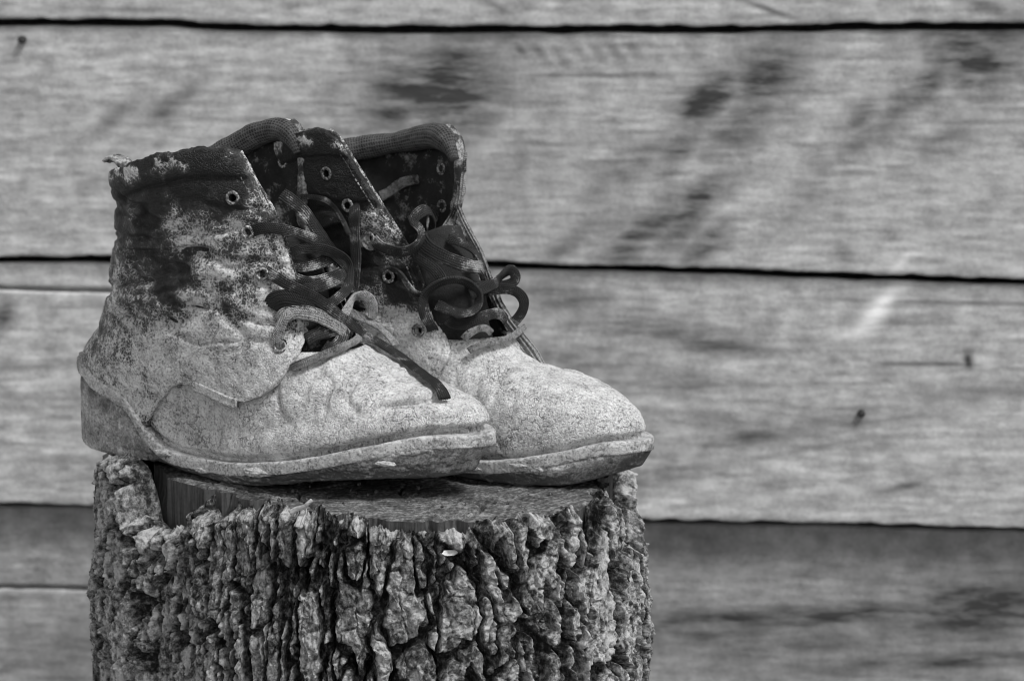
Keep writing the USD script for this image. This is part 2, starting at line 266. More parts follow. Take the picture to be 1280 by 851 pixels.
def plank_material(name, lo, mid, hi, off):
    """Weathered sawn board: long grain, slanting saw marks, stains from the vertex attribute "stain"."""
    n = {'tc': ('texture_coordinate', {}), 'mp': ('mapping', {'location': off, 'scale': (26.0, 30.0, 50.0), 'rotation': (0, math.radians(4), 0)}),
         'n1': ('noise_texture', {'scale': 1.0, 'detail': 7.0, 'roughness': 0.62, 'distortion': 0.6}),
         'mp2': ('mapping', {'location': off, 'rotation': (0, math.radians(-52), 0), 'scale': (24.0, 30.0, 105.0)}),
         'n2': ('noise_texture', {'scale': 1.0, 'detail': 3.0, 'roughness': 0.6}),
         'n3': ('noise_texture', {'scale': 45.0, 'detail': 6.0, 'roughness': 0.65}),
         'n4': ('noise_texture', {'scale': 320.0, 'detail': 4.0, 'roughness': 0.7}),
         'a': ('math', {'math_type': 'multiply', 'value2': 0.25}), 'b': ('math', {'math_type': 'multiply_add', 'value2': 0.20}), 'c': ('math', {'math_type': 'multiply_add', 'value2': 0.39}),
         'd': ('math', {'math_type': 'multiply_add', 'value2': 0.16}),
         'r': ('rgb_ramp', ramp((0.36, lo), (0.49, mid), (0.60, hi))),
         'st': ('attribute', {'attribute': 'stain'}), 'sn': ('map_range', {'from_min': 0.30, 'from_max': 0.60, 'to_min': 0.45, 'to_max': 1.30}), 'sm': ('math', {'math_type': 'multiply', 'use_clamp': True}),
         'col': ('mix', {'color2': g3(0.038)}), 'pl': ('attribute', {'attribute': 'pale'}), 'col2': ('mix', {'color2': g3(0.8)}),
         'bp': ('bump', {'strength': 0.7, 'distance': 0.0022}), 'o': ('principled_bsdf', {'roughness': 0.88, 'specular_ior_level': 0.25})}
    l = [('tc.object', 'mp.vector'), ('mp.vector', 'n1.vector'), ('tc.object', 'mp2.vector'), ('mp2.vector', 'n2.vector'), ('tc.object', 'n3.vector'), ('tc.object', 'n4.vector'),
         ('n1.fac', 'a.value1'), ('n2.fac', 'b.value1'), ('a.value', 'b.value3'), ('n3.fac', 'c.value1'), ('b.value', 'c.value3'), ('n4.fac', 'd.value1'), ('c.value', 'd.value3'), ('d.value', 'r.fac'),
         ('n2.fac', 'sn.value'), ('st.fac', 'sm.value1'), ('sn.result', 'sm.value2'), ('sm.value', 'col.fac'), ('r.color', 'col.color1'), ('pl.fac', 'col2.fac'), ('col.color', 'col2.color1'),
         ('d.value', 'bp.height'), ('bp.normal', 'o.normal'), ('col2.color', 'o.base_color')]
    return usdkit.material(stage, '/World/Looks/' + name, n, l, surface='o.BSDF')

# ------------------------------------------------------------------ the ground
g = np.array([[-6, -6], [6, -6], [6, 6], [-6, 6]], float)
tag(put('ground', np.c_[g, np.full(4, -0.47)], [[0, 1, 2, 3]], M['soil'], flat=True), kind='structure')

#@@WALL
# ------------------------------------------------------------------ the plank wall: overlapping sawn boards
WALL_Y, WALL_YAW = 0.72, -3.0
_cy = math.cos(math.radians(WALL_YAW)); _sy = math.sin(math.radians(WALL_YAW))
wall = thing('plank_wall', 'weathered wall of wide overlapping sawn boards behind the boots and stump', 'wall', (0, WALL_Y, 0), WALL_YAW)

def build_wall():
    # lower edge of each board as (x, z) in the wall's plane, x along the wall; from the top board down
    EDGES = [[(-1.4, 0.2905), (-0.469, 0.2844), (-0.358, 0.2843), (-0.233, 0.2793), (0.0, 0.2778), (0.189, 0.2779), (0.332, 0.2807), (0.46, 0.2807), (1.4, 0.288)],
             [(-1.4, 0.0710), (-0.476, 0.0648), (-0.371, 0.0654), (-0.029, 0.0627), (0.045, 0.0602), (0.191, 0.0573), (0.337, 0.053), (0.467, 0.0493), (1.4, 0.020)],
             [(-1.4, -0.160), (-0.483, -0.1704), (-0.403, -0.1702), (0.105, -0.1783), (0.194, -0.1788), (0.268, -0.1795), (0.342, -0.1801), (0.474, -0.1831), (1.4, -0.21)],
             [(-1.4, -0.43), (0, -0.43), (1.4, -0.43)]]
    top = [(-1.4, 0.52), (0, 0.52), (1.4, 0.53)]
    lines = [top] + EDGES
    tone = [(0.185, 0.33, 0.475), (0.18, 0.325, 0.465), (0.185, 0.33, 0.485), (0.13, 0.24, 0.345)]
    stains = {1: [(-0.0687, 0.2186, 0.0788, 0.046, 20, 0.85), (-0.1091, 0.2076, 0.046, 0.0328, 38, 0.57), (-0.0359, 0.1932, 0.0394, 0.0263, 38, 0.57), (-0.1456, 0.2294, 0.0788, 0.0197, 38, 0.28), (0.2324, 0.2334, 0.046, 0.0328, 38, 0.71), (0.1785, 0.2118, 0.0368, 0.0184, 38, 0.85), (0.2042, 0.1829, 0.0394, 0.021, 38, 0.66), (0.1899, 0.172, 0.0263, 0.0131, 38, 0.57), (0.1536, 0.1683, 0.0263, 0.0158, 38, 0.57), (0.1101, 0.1536, 0.0657, 0.0158, 38, 0.43), (0.418, 0.2586, 0.0394, 0.0526, 60, 0.81), (0.369, 0.2193, 0.0394, 0.0158, 38, 0.71), (0.3193, 0.1976, 0.0197, 0.0118, 38, 0.66), (0.3411, 0.1868, 0.0328, 0.0158, 38, 0.47), (0.3198, 0.176, 0.0394, 0.0131, 38, 0.47), (0.3987, 0.1798, 0.0394, 0.0184, 38, 0.38), (0.4152, 0.2301, 0.021, 0.0131, 38, 0.57), (0.1687, 0.121, 0.0394, 0.0158, 38, 0.71), (0.1506, 0.1121, 0.0263, 0.0131, 38, 0.57), (0.1179, 0.0878, 0.0526, 0.0184, 38, 0.71), (0.1472, 0.0843, 0.0328, 0.0158, 38, 0.57), (0.18, 0.0822, 0.0289, 0.0118, 38, 0.66), (0.0959, 0.095, 0.0263, 0.0131, 38, 0.47), (0.0447, 0.0727, 0.0788, 0.0105, 38, 0.38), (0.3037, 0.0741, 0.0105, 0.0158, 38, 0.38), (0.2704, 0.1141, 0.0263, 0.0184, 38, 0.28), (-0.3118, 0.2087, 0.0394, 0.0105, 38, 0.47), (-0.3716, 0.191, 0.0394, 0.0079, 38, 0.38), (0.0588, 0.2332, 0.0883, 0.0024, 0, 0.5), (-0.2498, 0.1561, 0.0788, 0.0131, 38, 0.24), (0.0006, 0.1569, 0.0788, 0.0526, 40, 0.19), (0.0079, 0.2563, 0.0059, 0.0145, 38, 0.52), (0.0253, 0.2541, 0.0059, 0.0145, 38, 0.49), (0.0428, 0.252, 0.0059, 0.0145, 38, 0.47), (0.0602, 0.2563, 0.0059, 0.0145, 38, 0.44), (0.0776, 0.2541, 0.0059, 0.0145, 38, 0.41), (0.095, 0.252, 0.0059, 0.0145, 38, 0.38), (0.1123, 0.2563, 0.0059, 0.0145, 38, 0.35), (0.1297, 0.2542, 0.0059, 0.0145, 38, 0.32), (0.147, 0.252, 0.0059, 0.0145, 38, 0.29), (0.1643, 0.2564, 0.0059, 0.0145, 38, 0.27)], 2: [(0.0485, 0.0306, 0.0526, 0.0158, -10, 0.57), (0.0744, 0.0174, 0.0263, 0.0079, 0, 0.38), (0.1333, -0.0007, 0.092, 0.0118, -5, 0.57), (0.1922, -0.0152, 0.0591, 0.0092, -5, 0.62), (0.1632, -0.0489, 0.0526, 0.0118, -5, 0.43), (0.2373, -0.0969, 0.092, 0.0131, 8, 0.47), (0.193, -0.086, 0.0526, 0.0105, -5, 0.38), (0.3251, -0.0848, 0.0723, 0.0032, 8, 0.4), (0.3631, -0.1444, 0.0321, 0.004, 15, 0.5), (0.267, -0.1116, 0.0642, 0.0032, 10, 0.4), (0.4026, 0.0269, 0.1124, 0.0024, -1, 0.5), (0.3823, -0.03, 0.0401, 0.002, 0, 0.7), (0.4199, -0.026, 0.0053, 0.0105, 10, 0.66), (0.1196, -0.1395, 0.1051, 0.0105, 10, 0.33), (0.3382, -0.0104, 0.0241, 0.004, 0, 0.3), (0.441, -0.054, 0.0788, 0.0105, 5, 0.38), (-0.4778, 0.0086, 0.0105, 0.0184, -20, 0.66), (-0.4347, -0.069, 0.0482, 0.0032, 0, 0.35), (-0.4414, -0.0387, 0.0321, 0.0032, 0, 0.3), (-0.4058, -0.1258, 0.0401, 0.004, 0, 0.3), (0.045, -0.0274, 0.0788, 0.0158, -5, 0.38), (0.0748, -0.0796, 0.0657, 0.0105, -15, 0.33)], 3: [(0.2697, -0.2731, 0.3285, 0.0118, 4, 0.71), (0.4396, -0.2647, 0.092, 0.0368, 5, 0.76), (0.1955, -0.2911, 0.0788, 0.0158, 4, 0.57), (0.2182, -0.3138, 0.0526, 0.0184, 10, 0.38), (0.404, -0.3149, 0.1708, 0.0105, 4, 0.57), (0.1648, -0.2073, 0.092, 0.0263, 0, 0.33), (0.3793, -0.2122, 0.1708, 0.0328, 0, 0.24), (-0.4263, -0.3234, 0.0657, 0.0328, 25, 0.38), (0.285, -0.299, 0.1051, 0.0105, 3, 0.47)], 0: [(0.2242, 0.2957, 0.0482, 0.0032, -20, 0.5), (0.4312, 0.2942, 0.0526, 0.0079, -20, 0.47), (-0.0139, 0.2958, 0.0201, 0.0024, -30, 0.4), (-0.358, 0.293, 0.0482, 0.0032, 0, 0.3)]}
    pale = {2: [(0.340, .025, .020, .0075, 45, 1.0), (0.333, .013, .022, .008, 40, .7)], 1: [(0.355, .062, .012, .004, 50, .35)], 0: [], 3: []}
    nail_at = [(-0.4514, .2655, 1), (0.3235, -.0759, 2)]
    cracks = {2: [[(-1.4, .042), (-0.48, .0349), (-0.42, .0335), (-0.36, .0325), (-0.26, .0325), (-.18, .0325)]],
              3: [[(-1.4, -.257), (-0.48, -.2555), (-0.40, -.2562), (-0.30, -.257)]], 1: [], 0: []}
    for b in range(4):
        x = np.unique(np.r_[np.linspace(-1.4, -0.55, 40), np.linspace(-0.55, 0.55, 520), np.linspace(0.55, 1.4, 40)])
        up = PchipInterpolator(*np.array(lines[b]).T)(x) - ((0.0056 + 0.0030 * (fbm(np.c_[x * 22, x * 0, x * 0 + 5 * b], 3, 15) - .5)) if b else 0)
        lo = PchipInterpolator(*np.array(lines[b + 1]).T)(x) + 0.0034 * (fbm(np.c_[x * 60, x * 0, x * 0 + 9 * b], 3, 5) - 0.5)
        s = np.r_[0, 0.004, np.linspace(0.01, 1, 130)]
        X = np.repeat(x[:, None], len(s), 1); Z = lo[:, None] + (up - lo)[:, None] * s[None]
        tilt = 0.020                                        # lower edge stands proud of the board below
        tilt = (0.006, 0.006, 0.007, 0.002)[b]
        Yf = -tilt * (1 - (Z - lo[:, None]) / 0.235) - (0.0, 0.0, 0.0, -0.004)[b]
        Yf += 0.0030 * (fbm(np.stack([X * 7, Z * 9, X * 0 + b], -1), 3, 11 + b) - 0.5)
        Yf += 0.0016 * (fbm(np.stack([X * 26, Z * 190, X * 0 + b], -1), 3, 31 + b) - 0.5)
        d = (X * math.cos(0.65) - Z * math.sin(0.65)) * 420    # saw marks
        Yf += 0.00012 * np.sin(d + 5 * fbm(np.stack([X * 12, Z * 12, X * 0], -1), 2, 3)) * smooth(fbm(np.stack([X * 6, Z * 6, X * 0 + b], -1), 2, 8), .4, .65)
        for cr in cracks[b]:
            cz = PchipInterpolator(*np.array(cr).T, extrapolate=False)(x); cz = np.where(np.isnan(cz), 9, cz)
            cz = cz + 0.0012 * (fbm(np.c_[x * 70, x * 0, x * 0], 2, 77) - .5)
            inside = np.abs(Z - cz[:, None])
            fade = smooth(x, cr[0][0], cr[0][0] + .04) * smooth(-x, -cr[-1][0], -cr[-1][0] + .05)
            Yf += 0.010 * np.exp(-(inside / 0.0014) ** 2) * fade[:, None]
        Yf[:, 0] += 0.0035; Yf[:, 1] += .0008; Yf[:, -1] += 0.0035
        st = np.zeros_like(X); pa = np.zeros_like(X)
        for dst, src in ((st, stains.get(b, [])), (pa, pale.get(b, []))):
            for (cx, cz, ax, az, rot, w) in src:
                c, q = math.cos(math.radians(rot)), math.sin(math.radians(rot)); w = min(1.0, w * 1.15); u = ((X - cx) * c + (Z - cz) * q) / ax; v = (-(X - cx) * q + (Z - cz) * c) / az
                wv = fbm(np.stack([X * 60, Z * 60, X * 0 + cx], -1), 3, 6) - 0.5
                np.maximum(dst, w * np.exp(-(u * u + v * v) * (1 + 1.2 * wv)), out=dst)
        nx, ns = X.shape
        V = np.stack([X, Yf, Z], -1).reshape(-1, 3)
        i, j = np.meshgrid(np.arange(nx - 1), np.arange(ns - 1), indexing='ij')
        Fc = np.stack([i * ns + j, (i + 1) * ns + j, (i + 1) * ns + j + 1, i * ns + j + 1], -1).reshape(-1, 4)
        back = np.stack([X, np.zeros_like(X) + 0.026, Z], -1)[:, [0, -1]]   # back of the board: two rows
        nb = len(V); Vb = back.reshape(-1, 3)
        i = np.arange(nx - 1)
        Fb = [np.stack([nb + 2 * i, nb + 2 * i + 1, nb + 2 * i + 3, nb + 2 * i + 2], 1),
              np.stack([i * ns, nb + 2 * i, nb + 2 * i + 2, (i + 1) * ns], 1), np.stack([i * ns + ns - 1, (i + 1) * ns + ns - 1, nb + 2 * i + 3, nb + 2 * i + 1], 1)]
        F = tris(np.vstack([Fc] + Fb)); V = np.vstack([V, Vb])
        V = V.copy(); V[:, 1] += (0.0, 0.0, 0.0, 0.009)[b] + b * 0.0004
        z2 = np.zeros(len(Vb))
        mat = plank_material('board_%s' % ('topmost', 'upper', 'middle', 'lowest')[b], *tone[b], off=(b * 3.7, b * 1.3, b * 5.1))
        put('plank', V, F, mat, wall, {'stain': np.r_[st.ravel(), z2], 'pale': np.r_[pa.ravel(), z2]}, label=('pale board along the top edge', 'wide pale board with dark slanting stains', 'pale board with a scratch and a split', 'darker board at the bottom')[b])
    bx = trimesh.creation.box([2.9, 0.02, 0.96]); bx.apply_translation([0, 0.056, 0.045])
    put('added_dark_backing', bx.vertices, bx.faces, M['nail'], wall, flat=True)  # added dark panel: stops sky light and keeps the gaps between boards black
    for (nx_, nz_, b) in nail_at:
        a = np.linspace(0, 2 * np.pi, 14, endpoint=False); prof = [(0.0, -.0007), (.0022, -.0005), (.0034, .0002), (.0036, .006)]
        V = np.vstack([[nx_ + r * np.cos(t), y - (.0078 if b == 1 else .0072), nz_ + r * np.sin(t)] for r, y in prof for t in a])
        F = np.array([[k * 14 + j, k * 14 + (j + 1) % 14, (k + 1) * 14 + (j + 1) % 14, (k + 1) * 14 + j] for k in range(3) for j in range(14)])
        put('nail_head', V, F, M['nail'], wall)
build_wall()

#@@STUMP
# ------------------------------------------------------------------ the tree stump: bare core, sawn top, bark in cracked plates
STUMP = np.array([-0.088, 0.072]); TOP_Z = -0.006
_t = np.array([(-180, .150), (-130, .150), (-99, .149), (-80, .134), (-68, .124), (-54, .117), (-43, .118), (-30, .1215), (-16, .133), (5, .153), (18, .168), (30, .180), (39, .1815), (52, .173), (64, .161), (78, .152), (120, .150)])
_deg = np.arange(-180, 180, 1.0)
CORE_R = gaussian_filter1d(np.interp(_deg, np.r_[_t[:, 0] - 360, _t[:, 0], _t[:, 0] + 360], np.tile(_t[:, 1], 3)), 5, mode='wrap')
def core_radius(a):                                        # a: angle from the camera's side, to the right positive
    p = np.stack([np.sin(a) * 2.2, np.cos(a) * 2.2, a * 0], -1)
    return np.interp(np.degrees(a), _deg, CORE_R, period=360) + 0.004 * (fbm(p + 3.1, 3, 4) - 0.5) + 0.0035 * (fbm(p * 9, 3, 14) - 0.5)
BARK_TOP = [(-180, -0.004), (-110, 0.004), (-99.0, 0.003), (-90.3, -0.013), (-90.3, -0.006), (-90.3, 0.006), (-79.7, 0.013), (-77.5, -0.001), (-76.5, -0.021), (-68.9, -0.027), (-63.8, -0.027), (-57.3, -0.027), (-55.1, -0.012), (-53.3, -0.003), (-51.2, -0.011), (-48.1, -0.01), (-42.4, -0.009), (-39.7, -0.002), (-34.9, -0.004), (-29.6, -0.004), (-25.8, 0.002), (-20.5, 0.002), (-16.4, 0.002), (-14.4, 0.002), (-8.7, 0.002), (-3.3, 0.002), (-0.9, 0.0), (4.7, -0.002), (7.7, -0.006), (12.0, -0.007), (16.1, -0.005), (20.4, -0.005), (21.7, -0.001), (24.3, 0.001), (28.3, 0.002), (32.6, 0.002), (35.9, 0.003), (38.5, 0.001), (41.0, 0.003), (43.3, -0.018), (45.9, -0.024), (48.4, -0.002), (50.4, 0.011), (53.9, 0.005), (60.6, -0.015), (73.5, -0.039), (84.5, -0.057), (100, -0.006), (180, -0.004)]
def cells(u, z, sx, sz, seed, jx=.55, jz=.8):
    """Staggered random cells round the trunk: gap to the next cell, cell number, place in the cell and four random numbers."""
    n = int(round(2 * math.pi * 0.168 / sx)); U, V = u / sx, z / sz; iu = np.floor(U).astype(int)
    tab = np.random.default_rng(seed).random((n + 8, 64, 4)); b0 = np.full(U.shape, 9.0); b1 = b0.copy(); bid = np.zeros(U.shape, int); du = np.zeros(U.shape); dv = np.zeros(U.shape)
    for di in (-1, 0, 1):
        col = iu + di; Vs = V + tab[col % n, 0, 3] * 3; jv = np.floor(Vs).astype(int)
        for dj in (-1, 0, 1):
            r = tab[col % n, (jv + dj) % 64]; x = U - (col + 0.5 + jx * (r[..., 0] - 0.5)); y = Vs - (jv + dj + 0.5 + jz * (r[..., 1] - 0.5)); d = np.hypot(x, y); new = d < b0
            b1 = np.where(new, b0, np.minimum(b1, d)); bid = np.where(new, (col % n) * 64 + (jv + dj) % 64, bid); du = np.where(new, x, du); dv = np.where(new, y, dv); b0 = np.where(new, d, b0)
    return b1 - b0, bid, du, dv, tab.reshape(-1, 4)[bid]
def bark_field(a, z):
    """Relief of the bark in metres and the plate each point lies on (-1 in a crack)."""
    u = a * 0.168; Q = lambda fu, fz, k: np.stack([u * fu, z * fz, u * 0 + k], -1)
    wx = 0.014 * (fbm(Q(34, 22, 0), 3, 21) - 0.5) + 0.007 * (fbm(Q(150, 120, 0), 3, 22) - .5); wz = 0.020 * (fbm(Q(34, 30, 5), 3, 23) - 0.5) + 0.008 * (fbm(Q(150, 130, 0), 3, 24) - .5)
    edge, bid, du, dv, r = cells(u + wx, z + wz, 0.0215, 0.072, 5)
    e2, _, d2u, d2v, r2 = cells(u + .6 * wx + .004, z + .6 * wz, 0.0100, 0.0190, 15)
    e3, _, d3u, d3v, r3 = cells(u + .5 * wx, z + .5 * wz + .003, 0.0044, 0.0070, 25)
    crack = smooth(edge, 0.05, 0.15); c2 = smooth(e2, 0.02, 0.16); c3 = smooth(e3, 0.0, 0.2)
    rid = 1 - np.abs(2 * fbm(Q(150, 60, 5), 4, 43) - 1); fine = fbm(Q(520, 420, 0), 4, 44) - 0.5
    fis = 1 - np.abs(2 * fbm(Q(80, 15, 3), 3, 46) - 1)                                                     # long upright fissures
    rel = 0.0092 * crack * (0.72 + 0.5 * r[..., 2]) + c2 * (0.0026 * (r2[..., 2] - .35) + 0.0020 * (d2u * (r2[..., 3] - .5) + d2v * (r2[..., 0] - .5)) * 2 + .0012) + c3 * (0.0012 * (r3[..., 2] - .4) + .0010 * (d3u * (r3[..., 3] - .5) + d3v * (r3[..., 0] - .5)) * 2)
    rel = rel + 0.0030 * (rid - .7) + 0.0034 * fine - 0.0110 * smooth(fis, 0.88, 0.96)
    return rel, np.where(edge > 0.06, bid, -1), (0.25 + 0.35 * r[..., 3] + 0.50 * r2[..., 1] * c2) * smooth(edge, .04, .2) * (1 - .8 * smooth(fis, .87, .95))  # third value: random plate weathering, with shade painted into cracks and fissures

def build_stump():
    st = thing('tree_stump', 'upright sawn tree stump with deeply cracked rough bark, under the boots', 'tree stump', (STUMP[0], STUMP[1], 0))
    zb = -0.47
    # core
    a = np.linspace(-np.pi, np.pi, 721)[:-1]; cr = core_radius(a)
    front = np.linspace(-np.pi, np.pi, 1441)[:-1]; cr = core_radius(front); na = len(front)
    zz = np.r_[zb, -0.2, np.linspace(-0.075, TOP_Z - .0012, 70)]
    A, Z = np.meshgrid(front, zz, indexing='ij')
    dents = 0.007 * (fbm(np.stack([np.sin(A) * 14, np.cos(A) * 14, Z * 8], -1), 3, 51) - .5) + 0.0024 * (fbm(np.stack([A * 80, Z * 14, A * 0], -1), 4, 52) - .5)
    Rr = core_radius(A) + dents
    rim_chip = 0.007 * smooth(fbm(np.stack([A * 12, A * 0, A * 0], -1), 3, 56), .5, .7) * smooth(Z, -0.03, TOP_Z); Rr -= rim_chip
    V = np.stack([np.sin(A) * Rr, -np.cos(A) * Rr, Z], -1).reshape(-1, 3); nz = len(zz)
    i, j = np.meshgrid(np.arange(na), np.arange(nz - 1), indexing='ij'); i2 = (i + 1) % na
    F = np.stack([i * nz + j, i2 * nz + j, i2 * nz + j + 1, i * nz + j + 1], -1).reshape(-1, 4)
    put('bare_trunk', V, F, M['core'], st)
    # sawn top: rings in polar rows
    q = np.r_[0.02, np.linspace(0.08, 0.995, 110)]; A, Q = np.meshgrid(front[::2], q, indexing='ij')
    Rt = (core_radius(A) - 0.007 * smooth(fbm(np.stack([A * 12, A * 0, A * 0], -1), 3, 56), .5, .7) + dents[::2, -1][:, None]) * Q
    x, y = np.sin(A) * Rt, -np.cos(A) * Rt
    h = 0.0042 * (fbm(np.stack([x * 24, y * 24, x * 0], -1), 5, 61) - .5) + .0016 * (fbm(np.stack([x * 260, y * 90, x * 0], -1), 4, 66) - .5) + 0.0002 * np.sin(Rt * 1900 + 9 * fbm(np.stack([x * 20, y * 20, x * 0], -1), 2, 62))
    h += 0.0005 * np.sin((x * .6 + y * .8) * 900 + 6 * fbm(np.stack([x * 15, y * 15, x * 0], -1), 2, 67)) * smooth(fbm(np.stack([x * 18, y * 18, x * 0], -1), 2, 63), .4, .6)
    for k in np.linspace(0, 2 * np.pi, 9)[:-1]: h -= 0.005 * np.exp(-((np.angle(np.exp(1j * (A - k - .4 - .15 * np.sin(Rt * 60))))) * Rt / 0.0012) ** 2) * smooth(Q, .2, .6)
    zt = TOP_Z - 0.0010 + h - 0.0025 * smooth(Q, .965, 1.0)
    V = np.stack([x, y, zt], -1).reshape(-1, 3); n2, m2 = A.shape
    i, j = np.meshgrid(np.arange(n2), np.arange(m2 - 1), indexing='ij'); i2 = (i + 1) % n2
    F = np.stack([i * m2 + j, i * m2 + j + 1, i2 * m2 + j + 1, i2 * m2 + j], -1).reshape(-1, 4)
    put('sawn_top', V, F[:, ::-1], M['cut'], st)
    # bark: outer face, lip and inner face of one ring, ragged along the top
    fr = np.linspace(-1.95, 1.95, 1500); bk = np.linspace(1.95, 2 * np.pi - 1.95, 160)[1:-1]; ang = np.r_[fr, bk]; na = len(ang); aw = np.angle(np.exp(1j * ang))
    T = np.array(BARK_TOP); ztop = np.interp(np.degrees(aw), T[:, 0], T[:, 1]) + TOP_Z
    pa = np.stack([np.sin(aw) * 40, np.cos(aw) * 40, aw * 0], -1)
    ztop = ztop + 0.012 * (fbm(pa, 4, 71) - 0.5) + 0.003 * (fbm(pa * 4, 3, 72) - .5)
    s = np.r_[0, 0.6, np.linspace(0.735, 1, 300) ** 1.0]; s[2:] = np.linspace(0, 1, 300)
    zlow = -0.135
    Zo = np.concatenate([np.full((na, 1), zb), np.full((na, 1), -0.25), zlow + (ztop[:, None] - zlow) * s[None, 2:]], 1)
    A = np.repeat(aw[:, None], Zo.shape[1], 1)
    rel, pid, old = bark_field(A, Zo)  # old holds the plate tones, darkened in the cracks as painted shade
    base = core_radius(A) + 0.0080 + 0.006 * smooth(-Zo, 0.02, 0.10) + 0.020 * smooth(-np.degrees(A), 58, 88) * smooth(np.degrees(A), -130, -105)
    lip = smooth(ztop[:, None] - Zo, 0.0, 0.007)
    Ro = base + rel * (0.5 + 0.5 * lip) - 0.003 * (1 - lip)
    Ro = np.maximum(Ro, core_radius(A) + 0.0015)
    gap = 0.001 + 0.012 * (smooth(np.degrees(aw), -125, -105) * smooth(-np.degrees(aw), 74, 84)) + 0.003 * smooth(np.degrees(aw), 55, 62) * smooth(-np.degrees(aw), -90, -80)
    rin = core_radius(aw) + gap
    ki = np.linspace(0, 1, 8)[1:]
    Zi = ztop[:, None] - 0.0008 - ki[None] ** 1.5 * 0.045; Ri = rin[:, None] + (Ro[:, -1] - rin)[:, None] * (1 - ki[None]) ** 2.5 * .8 + 0.002 * (fbm(np.stack([A[:, :7] * 40, Zi * 150, Zi * 0], -1), 3, 75) - .5)
    Zf, Rf = np.concatenate([Zo, Zi], 1), np.concatenate([Ro, Ri], 1)
    pidf = np.concatenate([pid, np.full(Zi.shape, -1)], 1); pidf[Zf < -0.14] = -1; pidf[np.abs(A[:, :1]).repeat(Zf.shape[1], 1) > 1.75] = -1
    Af = np.repeat(aw[:, None], Zf.shape[1], 1); jit = 0.0035 * (fbm(np.stack([Af * 30, Zf * 160, Zf * 0 + 4], -1), 3, 76) - .5) / 0.165
    Vz = Zf + 0.004 * (fbm(np.stack([Af * 30, Zf * 160, Zf * 0 + 8], -1), 3, 77) - .5) * smooth(Zf, -.2, -.13)
    V = np.stack([np.sin(Af + jit) * Rf, -np.cos(Af + jit) * Rf, Vz], -1).reshape(-1, 3); nz = Zf.shape[1]
    i, j = np.meshgrid(np.arange(na), np.arange(nz - 1), indexing='ij'); i2 = (i + 1) % na
    F = tris(np.stack([i * nz + j, i2 * nz + j, i2 * nz + j + 1, i * nz + j + 1], -1).reshape(-1, 4))
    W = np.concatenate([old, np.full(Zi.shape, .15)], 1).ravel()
    N = vnormals(V, F); P = pidf.ravel()[F]; same = (P[:, 0] == P[:, 1]) & (P[:, 1] == P[:, 2]) & (P[:, 0] >= 0)
    key = np.where(same, P[:, 0], -1); ids, cnt = np.unique(key, return_counts=True)
    small = np.isin(key, ids[cnt < 700]); key[small] = -1
    for k in np.unique(key):
        idx, f = sub(V, F, key == k)
        put('bark' if k < 0 else 'bark_plate', V[idx], f, M['bark'], st, {'weathered': W[idx]}, normals=N[idx])  # bark colour attribute, crack shade included
build_stump()
#@@BOOTS
# ------------------------------------------------------------------ the boots, each in its own frame: x heel to toe, -y the side near the camera, z up
H0 = 0.0011                                                 # grid step of the surfaces
LAT = [(-.012, 0), (.0055, .0), (.0085, .0105), (.016, .0195), (.032, .0285), (.06, .0345), (.09, .037), (.12, .040), (.15, .046), (.18, .0515), (.21, .0540), (.24, .052), (.27, .044), (.293, .031), (.309, .017), (.3175, .006), (.320, .0), (.34, 0)]
MED = [(-.012, 0), (.0055, .0), (.0085, .0105), (.016, .0195), (.032, .0285), (.06, .0340), (.09, .033), (.12, .032), (.15, .0355), (.18, .041), (.21, .046), (.24, .0475), (.27, .042), (.293, .030), (.309, .017), (.3175, .006), (.320, .0), (.34, 0)]

